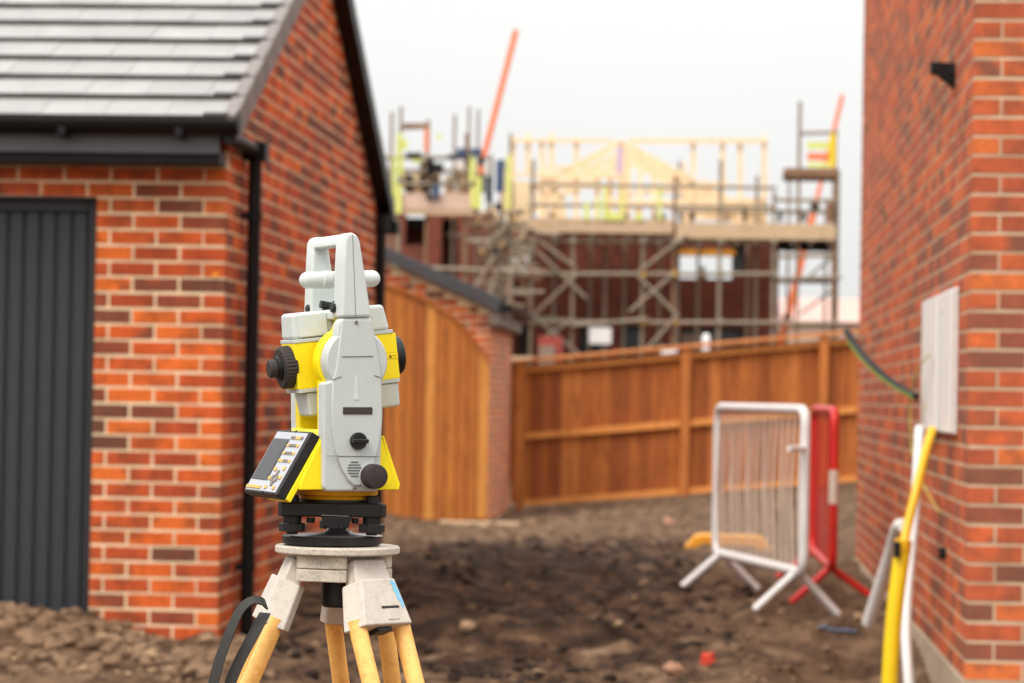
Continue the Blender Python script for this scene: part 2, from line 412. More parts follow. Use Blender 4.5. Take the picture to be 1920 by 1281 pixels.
# ------------------------------------------------------------------ brickwork
BL, BH, BJ = 0.2125, 0.0615, 0.0125
_bm = {}
def brick_mesh(L, D, v, mats, key):
    k = (round(L, 3), round(D, 3), v, key)
    if k not in _bm:
        mb = MB().box((-L/2, -D, -BH/2), (L/2, 0, BH/2))
        _bm[k] = mb.mesh('brick', mats[v])
    return _bm[k]
def face_rows(O, u, n, length, z0, z1, corner, span=None, holes=(), rng=random, far_corner=False):
    """list of brick specs on one face; O: corner point, u: along, n: outward normal.
    corner: parity whose rows start with a stretcher of this face; span(z)->(umin,umax)"""
    out = []; rows = int(round((z1 - z0) / 0.075))
    for i in range(rows):
        zc = z0 + i * 0.075 + 0.00675 + BH / 2
        p = 0.0 if i % 2 == corner else 0.1025 + BJ - 0.0025
        lo, hi = span(zc + BH / 2) if span else (0, length)
        first = True
        while p < length - 0.03:
            L = BL
            a, b = p, min(p + L, length)
            p += L + BJ
            D = 0.1025 if (first and i % 2 == corner) else 0.05
            first = False
            a, b = max(a, lo), min(b, hi)
            segs = [(a, b)]
            for (h0, h1, hz0, hz1) in holes:
                if hz0 < zc < hz1:
                    ns = []
                    for (s, e) in segs:
                        if e <= h0 or s >= h1: ns.append((s, e)); continue
                        if s < h0: ns.append((s, h0))
                        if e > h1: ns.append((h1, e))
                    segs = ns
            for (s, e) in segs:
                if e - s < 0.03: continue
                v = rng.choices(range(10), (3.4, 3, 3, 2.6, 3, 1.6, 1.0, 1.1, 1.6, 1.4))[0]
                c = O + u * ((s + e) / 2) + n * rng.uniform(-0.0008, 0.0008); c = Vector((c.x, c.y, zc + rng.uniform(-0.0016, 0.0016)))
                out.append((c, u, n, e - s, D, v))
    return out
def lay(root, wall, specs, mats, key, limit=300, visible=None, minpx=8, rng=random):
    sc_ = []
    for s in specs:
        c, u, n, L, D, v = s
        a, b = proj(c - u * L / 2), proj(c + u * L / 2); q = proj(c)
        inside = -8 < q[0] < 1928 and -8 < q[1] < 1289 and n.dot(-c) > 0
        w = math.hypot(a[0] - b[0], a[1] - b[1]); h = BH * FPX / c.dot(fw)
        ok = inside and w >= minpx and (visible is None or visible(c))
        sc_.append((w * h if ok else -1, s))
    sc_.sort(key=lambda t: -t[0])
    rest = MB()
    for k, (a, (c, u, n, L, D, v)) in enumerate(sc_):
        M = Matrix(((u.x, -n.x, 0, c.x), (u.y, -n.y, 0, c.y), (0, 0, 1, c.z), (0, 0, 0, 1)))
        # local y of the brick runs inward: box spans y -D..0, so flip
        M = Matrix(((u.x, n.x, 0, c.x), (u.y, n.y, 0, c.y), (0, 0, 1, c.z), (0, 0, 0, 1)))
        if a > 0 and k < limit:
            o = bpy.data.objects.new('brick', brick_mesh(L, D, v, mats, key))
            o.matrix_basis = M @ Matrix.Rotation(rng.uniform(-0.004, 0.004), 4, 'Y'); C.objects.link(o); o.parent = wall
            o.matrix_parent_inverse = wmat(wall).inverted()
        else:
            rest.box((-L/2, -D, -BH/2), (L/2, 0, BH/2), v, M)
    if rest.v:
        o = part(rest, 'brickwork', mats, root); o['kind'] = 'stuff'
X3, Y3 = Vector((1, 0, 0)), Vector((0, 1, 0))

# ------------------------------------------------------------------ garage at the left
GX, GY, GL, GW = -2.325, 13.0, 5.8, 4.2       # corner x, front y, length, width
ZB, ZE = -1.49, 1.058                          # foot of the brickwork, underside of the fascia
TANP = 0.470; RIDGE_Y = GY + GL / 2
garage = thing('garage', 'red brick garage with grey tiled roof and dark ribbed door', 'garage', (GX, GY, ZB))
rk = lambda y: 1.267 + TANP * (min(y, 2 * RIDGE_Y - y) - 13.0)     # underside of the rake
core = MB(); r_ = 0.0025
DX0, DX1, DZ1 = -2.945, -5.2, 0.908            # garage door jambs and head
core.box((DX0 + 0.0, GY + r_, ZB), (GX - r_, GY + 0.2, ZE))
core.box((DX1, GY + r_, DZ1 + 0.004), (DX0, GY + 0.2, ZE))
core.box((GX - GW, GY + r_, ZB), (DX1, GY + 0.2, ZE))
prof = [(GY + 0.2, ZB), (GY + GL - r_, ZB), (GY + GL - r_, rk(GY + GL)), (RIDGE_Y, rk(RIDGE_Y)), (GY + r_, rk(GY)), (GY + r_, ZE), (GY + 0.2, ZE)]
core.prism(prof, lambda a, b: (GX - 0.2, a, b), lambda a, b: (GX - r_, a, b))
core.box((GX - GW, GY + 0.2, ZB), (GX - GW + 0.2, GY + GL - r_, ZE))
core.box((GX - GW + 0.2, GY + GL - 0.2, ZB), (GX - 0.2, GY + GL - 0.008, ZE))
wall = part(core, 'wall', M_MORTAR, garage)
rb = random.Random(3)
nrow_z0 = ZE - 34 * 0.075
fr = face_rows(Vector((GX, GY, 0)), -X3, -Y3, GW, nrow_z0, ZE, 0, None, [(-DX0 + GX, -DX1 + GX, -9, DZ1)], rb)
def span_g(z):
    if z < 1.26: return (0, GL)
    d = (z - 1.267) / TANP
    return (max(0, d), min(GL, GL - d))
sd_ = face_rows(Vector((GX, GY, 0)), Y3, X3, GL, nrow_z0, ZE + 21 * 0.075, 1, span_g, (), rb)
# corner rows that a front stretcher already covers start later; add nothing there
def vis_g(c):
    p = proj(c); return c.z > gz(c.x, c.y - 0.1) - 0.03
lay(garage, wall, fr + sd_, M_BRICK, 'g', 300, vis_g)
# head course brick-on-edge is plain stretcher: steel lintel edge under it
part(MB().box((DX1 - 0.1, GY + 0.004, DZ1 - 0.004), (DX0, GY + 0.12, DZ1 + 0.003)), 'lintel', M_DOORF, garage)
part(MB().lathe([(0, 0.013), (0.004, 0.011)], at(404, 516, GY - 0.001), (0, -1, 0), 10), 'paint_mark', M_YBLOCK, garage)
# door: frame, ribbed panels
dy = GY + 0.085
fr_ = MB().box((DX0 - 0.055, dy - 0.02, ZB), (DX0, dy + 0.06, DZ1 - 0.005)).box((DX1, dy - 0.02, ZB), (DX1 + 0.055, dy + 0.06, DZ1 - 0.005))
fr_.box((DX1 + 0.055, dy - 0.02, DZ1 - 0.065), (DX0 - 0.055, dy + 0.06, DZ1 - 0.005))
door = part(MB().box((DX1 + 0.055, dy + 0.02, ZB), (DX0 - 0.055, dy + 0.05, DZ1 - 0.065)), 'door', M_DOOR, garage)
part(fr_, 'door_frame', M_DOORF, garage, bevel=0.004)
x = DX0 - 0.058; w = 0.078
rib = MB().prism([(-w/2 + 0.004, 0), (-w/2 + 0.012, -0.014), (w/2 - 0.012, -0.014), (w/2 - 0.004, 0)],
                 lambda a, b: (a, b, 0), lambda a, b: (a, b, DZ1 - 0.068 - ZB)).mesh('door_panel', M_DOOR)
while x - w > DX1 + 0.06:
    o = bpy.data.objects.new('door_panel', rib); o.location = (x - w / 2, dy + 0.02, ZB); C.objects.link(o); o.parent = door
    o.matrix_parent_inverse = wmat(door).inverted(); x -= w
# fascia, soffit, gutter
part(MB().box((GX - GW, GY - 0.20, 1.105), (GX + 0.0, GY - 0.18, 1.215)).box((GX - GW, GY - 0.18, 1.105), (GX - 0.002, GY - 0.002, 1.118)), 'fascia', M_GREYPL, garage, bevel=0.004)
core2 = MB().box((GX - GW, GY + 0.002, ZE + 0.001), (GX - 0.01, GY + 0.19, 1.24)); part(core2, 'wall_plate', M_BLACKPL, garage)
part(MB().box((GX - GW, GY - 0.176, 1.060), (GX - 0.004, GY - 0.004, 1.102)), 'soffit', M_BLACKPL, garage)
gt = MB(); gy, gzv = GY - 0.255, 1.215
def halfpipe(mb, p0, p1, r, th=0.004, n=10, mi=0):
    for (ra, s) in ((r, 1), (r - th, -1)):
        vs = []
        for p in (p0, p1):
            d = (Vector(p1) - Vector(p0)).normalized(); a = d.cross(Vector((0, 0, 1))).normalized()
            vs += [Vector(p) + a * ra * math.cos(math.pi * j / n) - Vector((0, 0, 1)) * ra * math.sin(math.pi * j / n) for j in range(n + 1)]
        mb.add(vs, [(j, j + 1, n + 2 + j, n + 1 + j) for j in range(n)], mi)
halfpipe(gt, (GX - GW, gy, gzv + 0.03), (GX + 0.10, gy, gzv + 0.03), 0.056)
gt.lathe([(0, 0.056), (0.012, 0.056)], (GX + 0.09, gy, gzv + 0.03), (1, 0, 0), 20)
gt.box((GX - GW, gy - 0.058, gzv + 0.026), (GX + 0.10, gy - 0.05, gzv + 0.036))
part(gt, 'gutter', M_BLACKPL, garage, smooth=40)
for xx in (-2.50, -3.05, -3.85, -4.65):
    part(MB().box((xx - 0.02, gy - 0.06, gzv - 0.045), (xx + 0.02, GY - 0.2, gzv + 0.0)), 'gutter_bracket', M_BLACKPL, garage, bevel=0.006)
# outlet, swan neck and downpipe on the side wall
py0 = GY + 0.48; pxx = GX + 0.055
dp = MB().tube([(pxx, gy, gzv - 0.035), (pxx, py0 - 0.05, gzv - 0.035), (pxx, py0, gzv - 0.075), (pxx, py0, ZB + 0.2)], 0.034, 14)
dpo = part(dp, 'downpipe', M_BLACKPL, garage, smooth=40)
for z in (0.86, -0.86):
    part(MB().lathe([(-0.02, 0.040), (0.02, 0.040)], (pxx, py0, z), (0, 0, 1), 16).box((GX - 0.004, py0 - 0.055, z - 0.016), (GX + 0.04, py0 - 0.02, z + 0.016)), 'pipe_clip', M_BLACKPL, dpo)
part(MB().box((GX + 0.004, py0 - 0.06, gzv - 0.085), (GX + 0.115, py0 + 0.055, gzv + 0.005)), 'outlet', M_BLACKPL, dpo)
py1 = GY + GL + 0.02
dp = MB().tube([(GX + 0.03, py1, 1.21), (GX + 0.05, py1 - 0.02, ZB + 0.2)], 0.036, 14).lathe([(-0.05, 0.06), (0.05, 0.06)], (GX + 0.03, py1, 1.17), (0, 0, 1), 16)
part(dp, 'downpipe', M_BLACKPL, garage, smooth=40)
# roof: deck, tiles, dry verge, rear barge
ang = math.atan(TANP); ex = 0.288
roof = MB()
e0 = (GY - 0.235, rk(GY - 0.235) + 0.085)
apex_z = e0[1] + TANP * (RIDGE_Y - e0[0])
roof.prism([e0, (RIDGE_Y, apex_z), (2 * RIDGE_Y - e0[0], e0[1]), (2 * RIDGE_Y - e0[0], e0[1] - 0.02), (RIDGE_Y, apex_z - 0.03), (e0[0], e0[1] - 0.02)],
           lambda a, b: (GX - GW, a, b), lambda a, b: (GX + 0.045, a, b))
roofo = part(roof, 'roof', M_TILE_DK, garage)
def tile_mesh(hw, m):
    mb = MB().box((-hw, -0.325, 0), (hw, 0.0, 0.034)); mb.m[2] = 1; mb.m[0] = 1      # tail edge and underside coloured dark: painted shadow between courses
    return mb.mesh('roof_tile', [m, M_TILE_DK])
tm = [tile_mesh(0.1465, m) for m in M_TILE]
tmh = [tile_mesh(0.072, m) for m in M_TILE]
slope_len = (RIDGE_Y - e0[0]) / math.cos(ang); nr = int(slope_len / ex)
rest = MB(); rtile = random.Random(8)
for side in (0, 1):
    for i in range(nr + 1):
        d = i * ex - 0.03
        x = GX + 0.045
        k = 0
        while x > GX - GW:
            wd = 0.147 if (k == 0 and i % 2) else 0.296
            xc = x - wd / 2; x -= wd; k += 1
            # tile tail sits d up the slope, its head 0.325 further; the tail is raised on the course below
            yb = e0[0] + d * math.cos(ang); zb = e0[1] + d * math.sin(ang)
            tilt = ang - 0.085
            loc = Vector((xc, yb, zb + 0.018))
            if side: loc.y = 2 * RIDGE_Y - loc.y
            Mt = Matrix.Translation(loc) @ (Matrix.Rotation(math.pi, 4, 'Z') if side else Matrix()) @ Matrix.Rotation(tilt, 4, 'X') @ Matrix.Translation((0, 0.325, 0))
            v = rtile.randrange(3)
            q = proj(loc)
            if not side and -120 < q[0] < 700 and q[1] > -60 and not (yb + 0.3 > RIDGE_Y):
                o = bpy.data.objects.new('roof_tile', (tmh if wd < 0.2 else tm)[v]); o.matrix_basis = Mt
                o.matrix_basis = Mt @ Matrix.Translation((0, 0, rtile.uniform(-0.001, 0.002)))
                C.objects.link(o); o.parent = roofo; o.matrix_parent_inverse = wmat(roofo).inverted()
            else:
                hw = wd / 2 - 0.0015
                rest.box((-hw, -0.325, 0), (hw, 0, 0.034), v, Mt); rest.m[-6] = 3; rest.m[-4] = 3  # joined tiles carry the same painted shadow on tail and underside
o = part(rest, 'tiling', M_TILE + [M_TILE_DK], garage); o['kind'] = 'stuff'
vg = None
for i in range(nr):
    d = i * ex - 0.02
    yb = e0[0] + d * math.cos(ang); zb = e0[1] + d * math.sin(ang)
    mb = MB().box((-0.03, 0, -0.085), (0.035, ex + 0.03, 0.052)).xf(Matrix.Rotation(ang - 0.03, 4, 'X'))
    mb.xf(Matrix.Translation((GX + 0.052, yb, zb)))
    part(mb, 'verge_unit', M_VERGE, garage, bevel=0.006)
    part(MB().box((-0.10, -0.006, -0.008), (0.02, 0.03, 0.036)).xf(Matrix.Translation((GX + 0.03, yb, zb + 0.018)) @ Matrix.Rotation(ang, 4, 'X')), 'verge_clip', M_BLACKPL, garage)
bb = MB(); yr = 2 * RIDGE_Y - e0[0]
bb.prism([(RIDGE_Y, apex_z + 0.05), (yr + 0.02, e0[1] + 0.05), (yr + 0.02, e0[1] - 0.09), (RIDGE_Y, apex_z - 0.09)], lambda a, b: (GX + 0.004, a, b), lambda a, b: (GX + 0.10, a, b))
part(bb, 'bargeboard', M_BLACKPL, garage)
part(MB().box((GX - 0.3, yr - 0.08, 1.10), (GX + 0.13, yr + 0.06, 1.19)), 'rear_gutter', M_BLACKPL, garage, bevel=0.01)
part(MB().tube([(GX - GW, RIDGE_Y, apex_z + 0.02), (GX + 0.09, RIDGE_Y, apex_z + 0.02)], 0.10, 14), 'ridge_cap', M_VERGE, garage, smooth=40)

# ------------------------------------------------------------------ second garage and the arched gate
HX, HY, HL, HW = -2.285, 28.0, 3.1, 6.0
T2 = 0.43; rk2 = lambda x: 0.86 + T2 * (HX - x if x > HX - HW / 2 else x - (HX - HW))
g2 = thing('far_garage', 'brick outbuilding with dark sloping verge behind the arched timber gate', 'outbuilding', (HX, HY, -1.6))
core = MB().prism([(HX - r_, -1.7), (HX - r_, rk2(HX)), (HX - HW / 2, rk2(HX - HW / 2)), (HX - HW, rk2(HX - HW)), (HX - HW, -1.7)],
                  lambda a, b: (a, HY + r_, b), lambda a, b: (a, HY + HL, b))
w2 = part(core, 'wall', M_MORTAR, g2)
z0 = -1.725
f2 = face_rows(Vector((HX, HY, 0)), -X3, -Y3, 2.6, z0, z0 + 48 * 0.075, 0, lambda z: (max(0, (z - 0.84) / T2), 2.6), (), rb)
s2 = face_rows(Vector((HX, HY, 0)), Y3, X3, HL, z0, z0 + 34 * 0.075, 1, None, (), rb)
lay(g2, w2, f2, M_BRICK, 'g', 300, lambda c: c.z > 0.25 and c.x > -3.5)
M_BRICK_DUSTY = [brick_mat(i + 40, t, 1.1, 0.34) for i, t in enumerate(BRICK_T)]
lay(g2, w2, s2, M_BRICK_DUSTY, 'd', 0)
vg = MB().prism([(HX + 0.10, rk2(HX) - 0.02), (HX + 0.10, rk2(HX) + 0.13), (HX - HW / 2, rk2(HX - HW / 2) + 0.17), (HX - HW / 2, rk2(HX - HW / 2) + 0.03)],
                lambda a, b: (a, HY - 0.16, b), lambda a, b: (a, HY + 0.0 - 0.004, b))
part(vg, 'verge', M_SLATE, g2, bevel=0.012)
rf = MB().prism([(HX + 0.18, rk2(HX) + 0.07), (HX - HW / 2, rk2(HX - HW / 2) + 0.165), (HX - HW / 2, rk2(HX - HW / 2) + 0.10), (HX + 0.18, rk2(HX) + 0.01)],
                lambda a, b: (a, HY + 0.002, b), lambda a, b: (a, HY + HL + 0.1, b))
rf.prism([(HX - HW - 0.18, rk2(HX) + 0.07), (HX - HW / 2, rk2(HX - HW / 2) + 0.165), (HX - HW / 2, rk2(HX - HW / 2) + 0.10), (HX - HW - 0.18, rk2(HX) + 0.01)],
         lambda a, b: (a, HY + 0.002, b), lambda a, b: (a, HY + HL + 0.1, b))
part(rf, 'roof', M_SLATE, g2)
part(MB().box((HX + 0.002, HY - 0.13, 0.70), (HX + 0.11, HY + HL, 0.835)), 'boxed_eave', M_SOFFIT, g2, bevel=0.01)
gt = MB(); halfpipe(gt, (HX + 0.175, HY - 0.16, 0.90), (HX + 0.175, HY + HL + 0.1, 0.90), 0.065)
gt.box((HX + 0.112, HY - 0.16, 0.83), (HX + 0.235, HY - 0.155, 0.92))
part(gt, 'gutter', M_BLACKPL, g2, smooth=40)

gate = thing('timber_gate', 'arched timber gate of upright golden brown boards beside the garage', 'gate', (HX - 0.6, HY - 0.2, -1.35))
gpts = [(727.5, 535), (757.5, 546), (795, 561), (823, 576), (851, 595), (875.5, 619), (894, 643.7), (911, 668), (918, 682)]
GYP = HY - 0.17
cv = [at(px, py, GYP) for px, py in gpts]
cx_ = [p.x for p in cv]; cz_ = [p.z for p in cv]
def arch(x):
    if x <= cx_[0]: return cz_[0] + (cx_[0] - x) * 0.33 - 0.11 * (cx_[0] - x) ** 2
    return float(np.interp(x, cx_, cz_))
xg = cx_[-1]; k = 0; rgt = random.Random(4)
gateboards = []
while xg > -4.45:
    wb = 0.108; x1, x0 = xg - 0.0035, xg - wb + 0.0035
    zb = -1.24 - 0.13 * (cx_[-1] - xg)
    n = 4; top = [(x0 + (x1 - x0) * i / n, arch(x0 + (x1 - x0) * i / n) - 0.01) for i in range(n + 1)]
    dy_ = rgt.uniform(-0.004, 0.004)
    mb = MB().prism([(x1, zb), (x0, zb)] + top, lambda a, b: (a, GYP + dy_, b), lambda a, b: (a, GYP + 0.026 + dy_, b))
    part(mb, 'board', M_GATE[[1, 0, 0, 3, 0, 1, 2, 0, 3, 0, 1, 2][k % 12]], gate, bevel=0.004); k += 1
    xg -= wb
cap = MB()
xc = list(np.linspace(-4.4, cx_[-1], 40))
for a, b in zip(xc[:-1], xc[1:]):
    cap.hexa([(a, GYP - 0.03, arch(a) - 0.02), (b, GYP - 0.03, arch(b) - 0.02), (b, GYP + 0.05, arch(b) - 0.02), (a, GYP + 0.05, arch(a) - 0.02)],
             [(a, GYP - 0.03, arch(a) + 0.022), (b, GYP - 0.03, arch(b) + 0.022), (b, GYP + 0.05, arch(b) + 0.022), (a, GYP + 0.05, arch(a) + 0.022)])
part(cap, 'arched_cap', M_FENCE[0], gate)
for zr in (-0.95, -0.1):
    part(MB().box((-4.4, GYP + 0.032, zr), (cx_[-1] - 0.02, GYP + 0.075, zr + 0.1)), 'rail', M_FENCE[1], gate)
p = at(905, 985, 27.2)
o = part(MB().box((-0.42, -0.05, -0.02), (0.36, 0.05, 0.035)).xf(Matrix.Translation((p.x, 27.2, gnd(p.x, 27.2) + 0.02))), 'timber_offcut', M_BOARD, None, bevel=0.006)
tag(o, 'pale flat timber offcut lying on soil at the foot of the gate', 'timber')

# ------------------------------------------------------------------ close board fence
FY = 31.5
ftop = lambda x: 0.366 + (x + 2.295) * 0.1045
fbot = lambda x: -1.285 + (x + 2.275) * 0.0945
fence = thing('timber_fence', 'stained brown timber fence running across the back of the plot', 'fence', (-0.3, FY, -1.2))
x = -2.30; k = 0; rf_ = random.Random(9)
while x < 2.6:
    wv = 0.112
    z0a, z1a = fbot(x) + 0.08, ftop(x) - 0.06
    th = rf_.uniform(-0.003, 0.003)
    mb = MB().hexa([(x, FY + 0.004 + th, fbot(x) + .07), (x + wv + 0.008, FY + 0.014 + th, fbot(x + wv) + .07), (x + wv + 0.008, FY + 0.032 + th, fbot(x + wv) + .07), (x, FY + 0.032 + th, fbot(x) + .07)],
                   [(x, FY + 0.004 + th, ftop(x) - .04), (x + wv + 0.008, FY + 0.014 + th, ftop(x + wv) - .04), (x + wv + 0.008, FY + 0.032 + th, ftop(x + wv) - .04), (x, FY + 0.032 + th, ftop(x) - .04)])
    wgt = (4, 2, 4, 0.5, 2) if x < -0.6 else (3, 3, 2, 2, 3)
    part(mb, 'board', M_FENCE[rf_.choices(range(5), wgt)[0]], fence); x += wv; k += 1
for px in (975, 1284, 1543):
    p = at(px, 800, FY - 0.09)
    part(MB().box((p.x - 0.05, FY - 0.10, fbot(p.x) - 0.3), (p.x + 0.05, FY - 0.004, ftop(p.x) - 0.005)), 'post', M_FENCE[1], fence, bevel=0.006)
part(MB().box((2.5, FY - 0.10, -1.4), (2.6, FY - 0.004, ftop(2.5))), 'post', M_FENCE[1], fence)
ex_ = [-2.30, at(975, 800, FY).x, at(1284, 800, FY).x, at(1543, 800, FY).x, 2.55]
for a, b in zip(ex_[:-1], ex_[1:]):
    a2, b2 = a + 0.052, b - 0.052
    if b2 - a2 < 0.03: continue
    for fz, o1, o2 in ((ftop, -0.115, -0.045), (None, 0, 0), (fbot, 0.02, 0.09)):
        f = (lambda q: fbot(q) + 0.47 * (ftop(q) - fbot(q))) if fz is None else fz
        l, h = (0.0, 0.075) if fz is None else (o1, o2)
        part(MB().hexa([(a2, FY - 0.055, f(a2) + l), (b2, FY - 0.055, f(b2) + l), (b2, FY - 0.002, f(b2) + l), (a2, FY - 0.002, f(a2) + l)],
                       [(a2, FY - 0.04, f(a2) + h), (b2, FY - 0.04, f(b2) + h), (b2, FY - 0.002, f(b2) + h), (a2, FY - 0.002, f(a2) + h)]), 'rail', M_FENCE[3], fence)
cp = [-2.30, -0.9, 0.45, 1.8, 2.6]
for a, b in zip(cp[:-1], cp[1:]):
    part(MB().hexa([(a + .002, FY - 0.125, ftop(a) - 0.004), (b - .002, FY - 0.125, ftop(b) - 0.004), (b - .002, FY + 0.05, ftop(b)), (a + .002, FY + 0.05, ftop(a))],
                   [(a + .002, FY - 0.125, ftop(a) + 0.03), (b - .002, FY - 0.125, ftop(b) + 0.03), (b - .002, FY + 0.05, ftop(b) + 0.045), (a + .002, FY + 0.05, ftop(a) + 0.045)]), 'capping', M_FENCE[1], fence)

# ------------------------------------------------------------------ house at the right
RX, RY, RL = 0.978, 10.8, 8.3
RZ0, RZ1 = -1.065, 3.285
hs_ = thing('brick_house', 'corner of a red brick house wall at the right edge', 'house', (RX, RY, RZ0))
core = MB().box((RX + r_, RY + r_, RZ0), (RX + 4.5, RY + RL, RZ1))
M_MORTAR2 = plain('grey_mortar', srgb(200, 174, 144), 0.9, 0.26, 6, bump=0.5, bscale=120, bd=0.003, spec=0.2)
w3 = part(core, 'wall', M_MORTAR2, hs_)
rows = int(round((RZ1 - RZ0) / 0.075))
f3 = face_rows(Vector((RX, RY, 0)), X3, -Y3, 4.49, RZ0, RZ1, 0, None, (), rb)
s3 = face_rows(Vector((RX, RY, 0)), Y3, -X3, RL, RZ0, RZ1, 1, None, (), rb)
lay(hs_, w3, f3 + s3, M_BRICK_PALE, 'h', 300, None, 6)
part(MB().box((RX - 0.01, RY - 0.02, -1.75), (RX + 4.5, RY + RL, RZ0 - 0.003)), 'footing', M_CONC, hs_)
# black vent spout high on the side wall
p = atx(1790, 138, RX)
vt = MB().lathe([(0, 0.045), (0.02, 0.045), (0.022, 0.03), (0.06, 0.03)], (RX, p.y, p.z), (-1, 0, 0), 16)
vt.prism([(0.0, 0.04), (-0.10, 0.045), (-0.10, 0.0), (-0.06, -0.012), (0.0, -0.065)], lambda a, b: (RX + a - 0.002, p.y - 0.04, p.z + b), lambda a, b: (RX + a - 0.002, p.y + 0.04, p.z + b))
part(vt, 'vent_spout', M_BLACKPL, hs_, bevel=0.004)
p = atx(1774, 1040, RX)
part(MB().lathe([(0, 0.018), (0.03, 0.016)], (RX, p.y, p.z), (-1, 0, 0), 10).box((RX - 0.03, p.y - 0.01, p.z - 0.02), (RX - 0.002, p.y + 0.01, p.z + 0.03)), 'pipe_bracket', M_BLACKPL, hs_)

# meter cupboards
def meter(name, label, y0, y1, z0, z1, xp):
    o = thing(name, label, 'meter box', (xp, y0, z0))
    part(MB().box((xp + 0.015, y0, z0), (RX - 0.002, y1, z1)), 'case', M_WPLAST, o, bevel=0.006)
    part(MB().box((xp, y0 + 0.004, z0 + 0.004), (xp + 0.013, y1 - 0.004, z1 - 0.004)), 'door', M_WPLAST, o, bevel=0.006)
    return o
XM = 0.915
mtr1 = meter('meter_box', 'white meter box on the brick side wall, nearer and taller of the pair', 11.28, 11.86, -0.125, 0.470, 0.946)
mtr2 = meter('meter_box', 'white meter box further along the wall, with a black cable entering it', 11.868, 12.72, -0.121, 0.464, 0.934)
for (y, z) in ((11.72, 0.38), (12.3, 0.36), (12.35, -0.02)):
    part(MB().lathe([(0, 0.009), (0.004, 0.007)], (0.946 if y < 11.8 else 0.934, y, z), (-1, 0, 0), 10), 'lock', M_EARTH, mtr1 if y < 11.8 else mtr2)

def pipe(name, label, cat, pix, r, m, n=14):
    pts = [at(px, py, Y) for px, py, Y in pix]
    # smooth the run
    P = []
    for i in range(len(pts) - 1):
        p0, p1, p2, p3 = pts[max(i-1, 0)], pts[i], pts[i+1], pts[min(i+2, len(pts)-1)]
        for k in range(8):
            t = k / 8
            P.append(0.5 * ((2*p1) + (p2-p0)*t + (2*p0-5*p1+4*p2-p3)*t*t + (3*p1-p0-3*p2+p3)*t**3))
    P.append(pts[-1])
    o = part(MB().tube(P, r, n), name, m, None, smooth=50)
    return tag(o, label, cat)
yp = thing('gas_pipe', 'yellow plastic service pipe dropping from the meter box into the ground', 'pipe', at(1676, 1281, 11.2))
def run(pix):
    pts = [at(*p) for p in pix]; P = []
    for i in range(len(pts) - 1):
        p0, p1, p2, p3 = pts[max(i-1, 0)], pts[i], pts[i+1], pts[min(i+2, len(pts)-1)]
        for k in range(8):
            t = k / 8
            P.append(0.5 * ((2*p1) + (p2-p0)*t + (2*p0-5*p1+4*p2-p3)*t*t + (3*p1-p0-3*p2+p3)*t**3))
    return P + [pts[-1]]
part(MB().tube(run([(1748, 806, 11.6), (1735, 850, 11.5), (1718, 920, 11.4), (1702, 985, 11.35), (1692, 1040, 11.3)]), 0.0195, 14), 'pipe_run', M_YELD, yp, smooth=50)
part(MB().tube(run([(1694, 1022, 11.3), (1687, 1070, 11.3), (1677, 1150, 11.3), (1671, 1230, 11.3), (1668, 1300, 11.3), (1670, 1400, 11.3)]), 0.0335, 18), 'sleeve', M_YEL, yp, smooth=50)
q = at(1682, 1030, 11.26); part(MB().box((q.x - 0.012, q.y - 0.02, q.z - 0.032), (q.x + 0.012, q.y + 0.03, q.z + 0.032)), 'clip', M_BLACKPL, yp, bevel=0.004)
part(MB().tube(run([(1694, 1012, 11.3), (1691, 1036, 11.3)]), 0.0355, 16), 'collar', M_YELD, yp, smooth=50)
pipe('white_conduit', 'white plastic conduit hanging behind the yellow pipe to the ground', 'pipe', [(1724, 802, 12.2), (1721, 870, 12.1), (1716, 950, 12.0), (1708, 1040, 11.9), (1701, 1120, 11.8), (1699, 1200, 11.7), (1706, 1300, 11.6), (1712, 1380, 11.6)], 0.022, M_WHITE)
pipe('white_pipe', 'white plastic pipe leaning from the soil up towards the yellow pipe', 'pipe', [(1696, 986, 12.0), (1684, 990, 12.2), (1672, 1030, 12.4), (1650, 1100, 12.6), (1628, 1168, 12.75)], 0.030, M_WPLAST)
pipe('black_cable', 'thick black cable curving through the air into the white meter box', 'cable', [(1588, 622, 13.6), (1606, 650, 13.4), (1632, 682, 13.1), (1672, 717, 12.8), (1716, 744, 12.45)], 0.0175, M_BLACKPL)
pipe('green_wire', 'thin green and yellow wire running along the thick black cable', 'wire', [(1590, 640, 13.4), (1608, 665, 13.2), (1636, 695, 12.95), (1674, 725, 12.65), (1712, 746, 12.4)], 0.0045, M_GREENW)
pipe('earth_wire', 'thin yellow earth wire hanging down the edge of the white meter box', 'wire', [(1746, 664, 11.9), (1722, 690, 12.3), (1709, 740, 12.6), (1707, 800, 12.6), (1713, 860, 12.5), (1734, 915, 11.9), (1762, 960, 11.45)], 0.0032, M_EARTH)

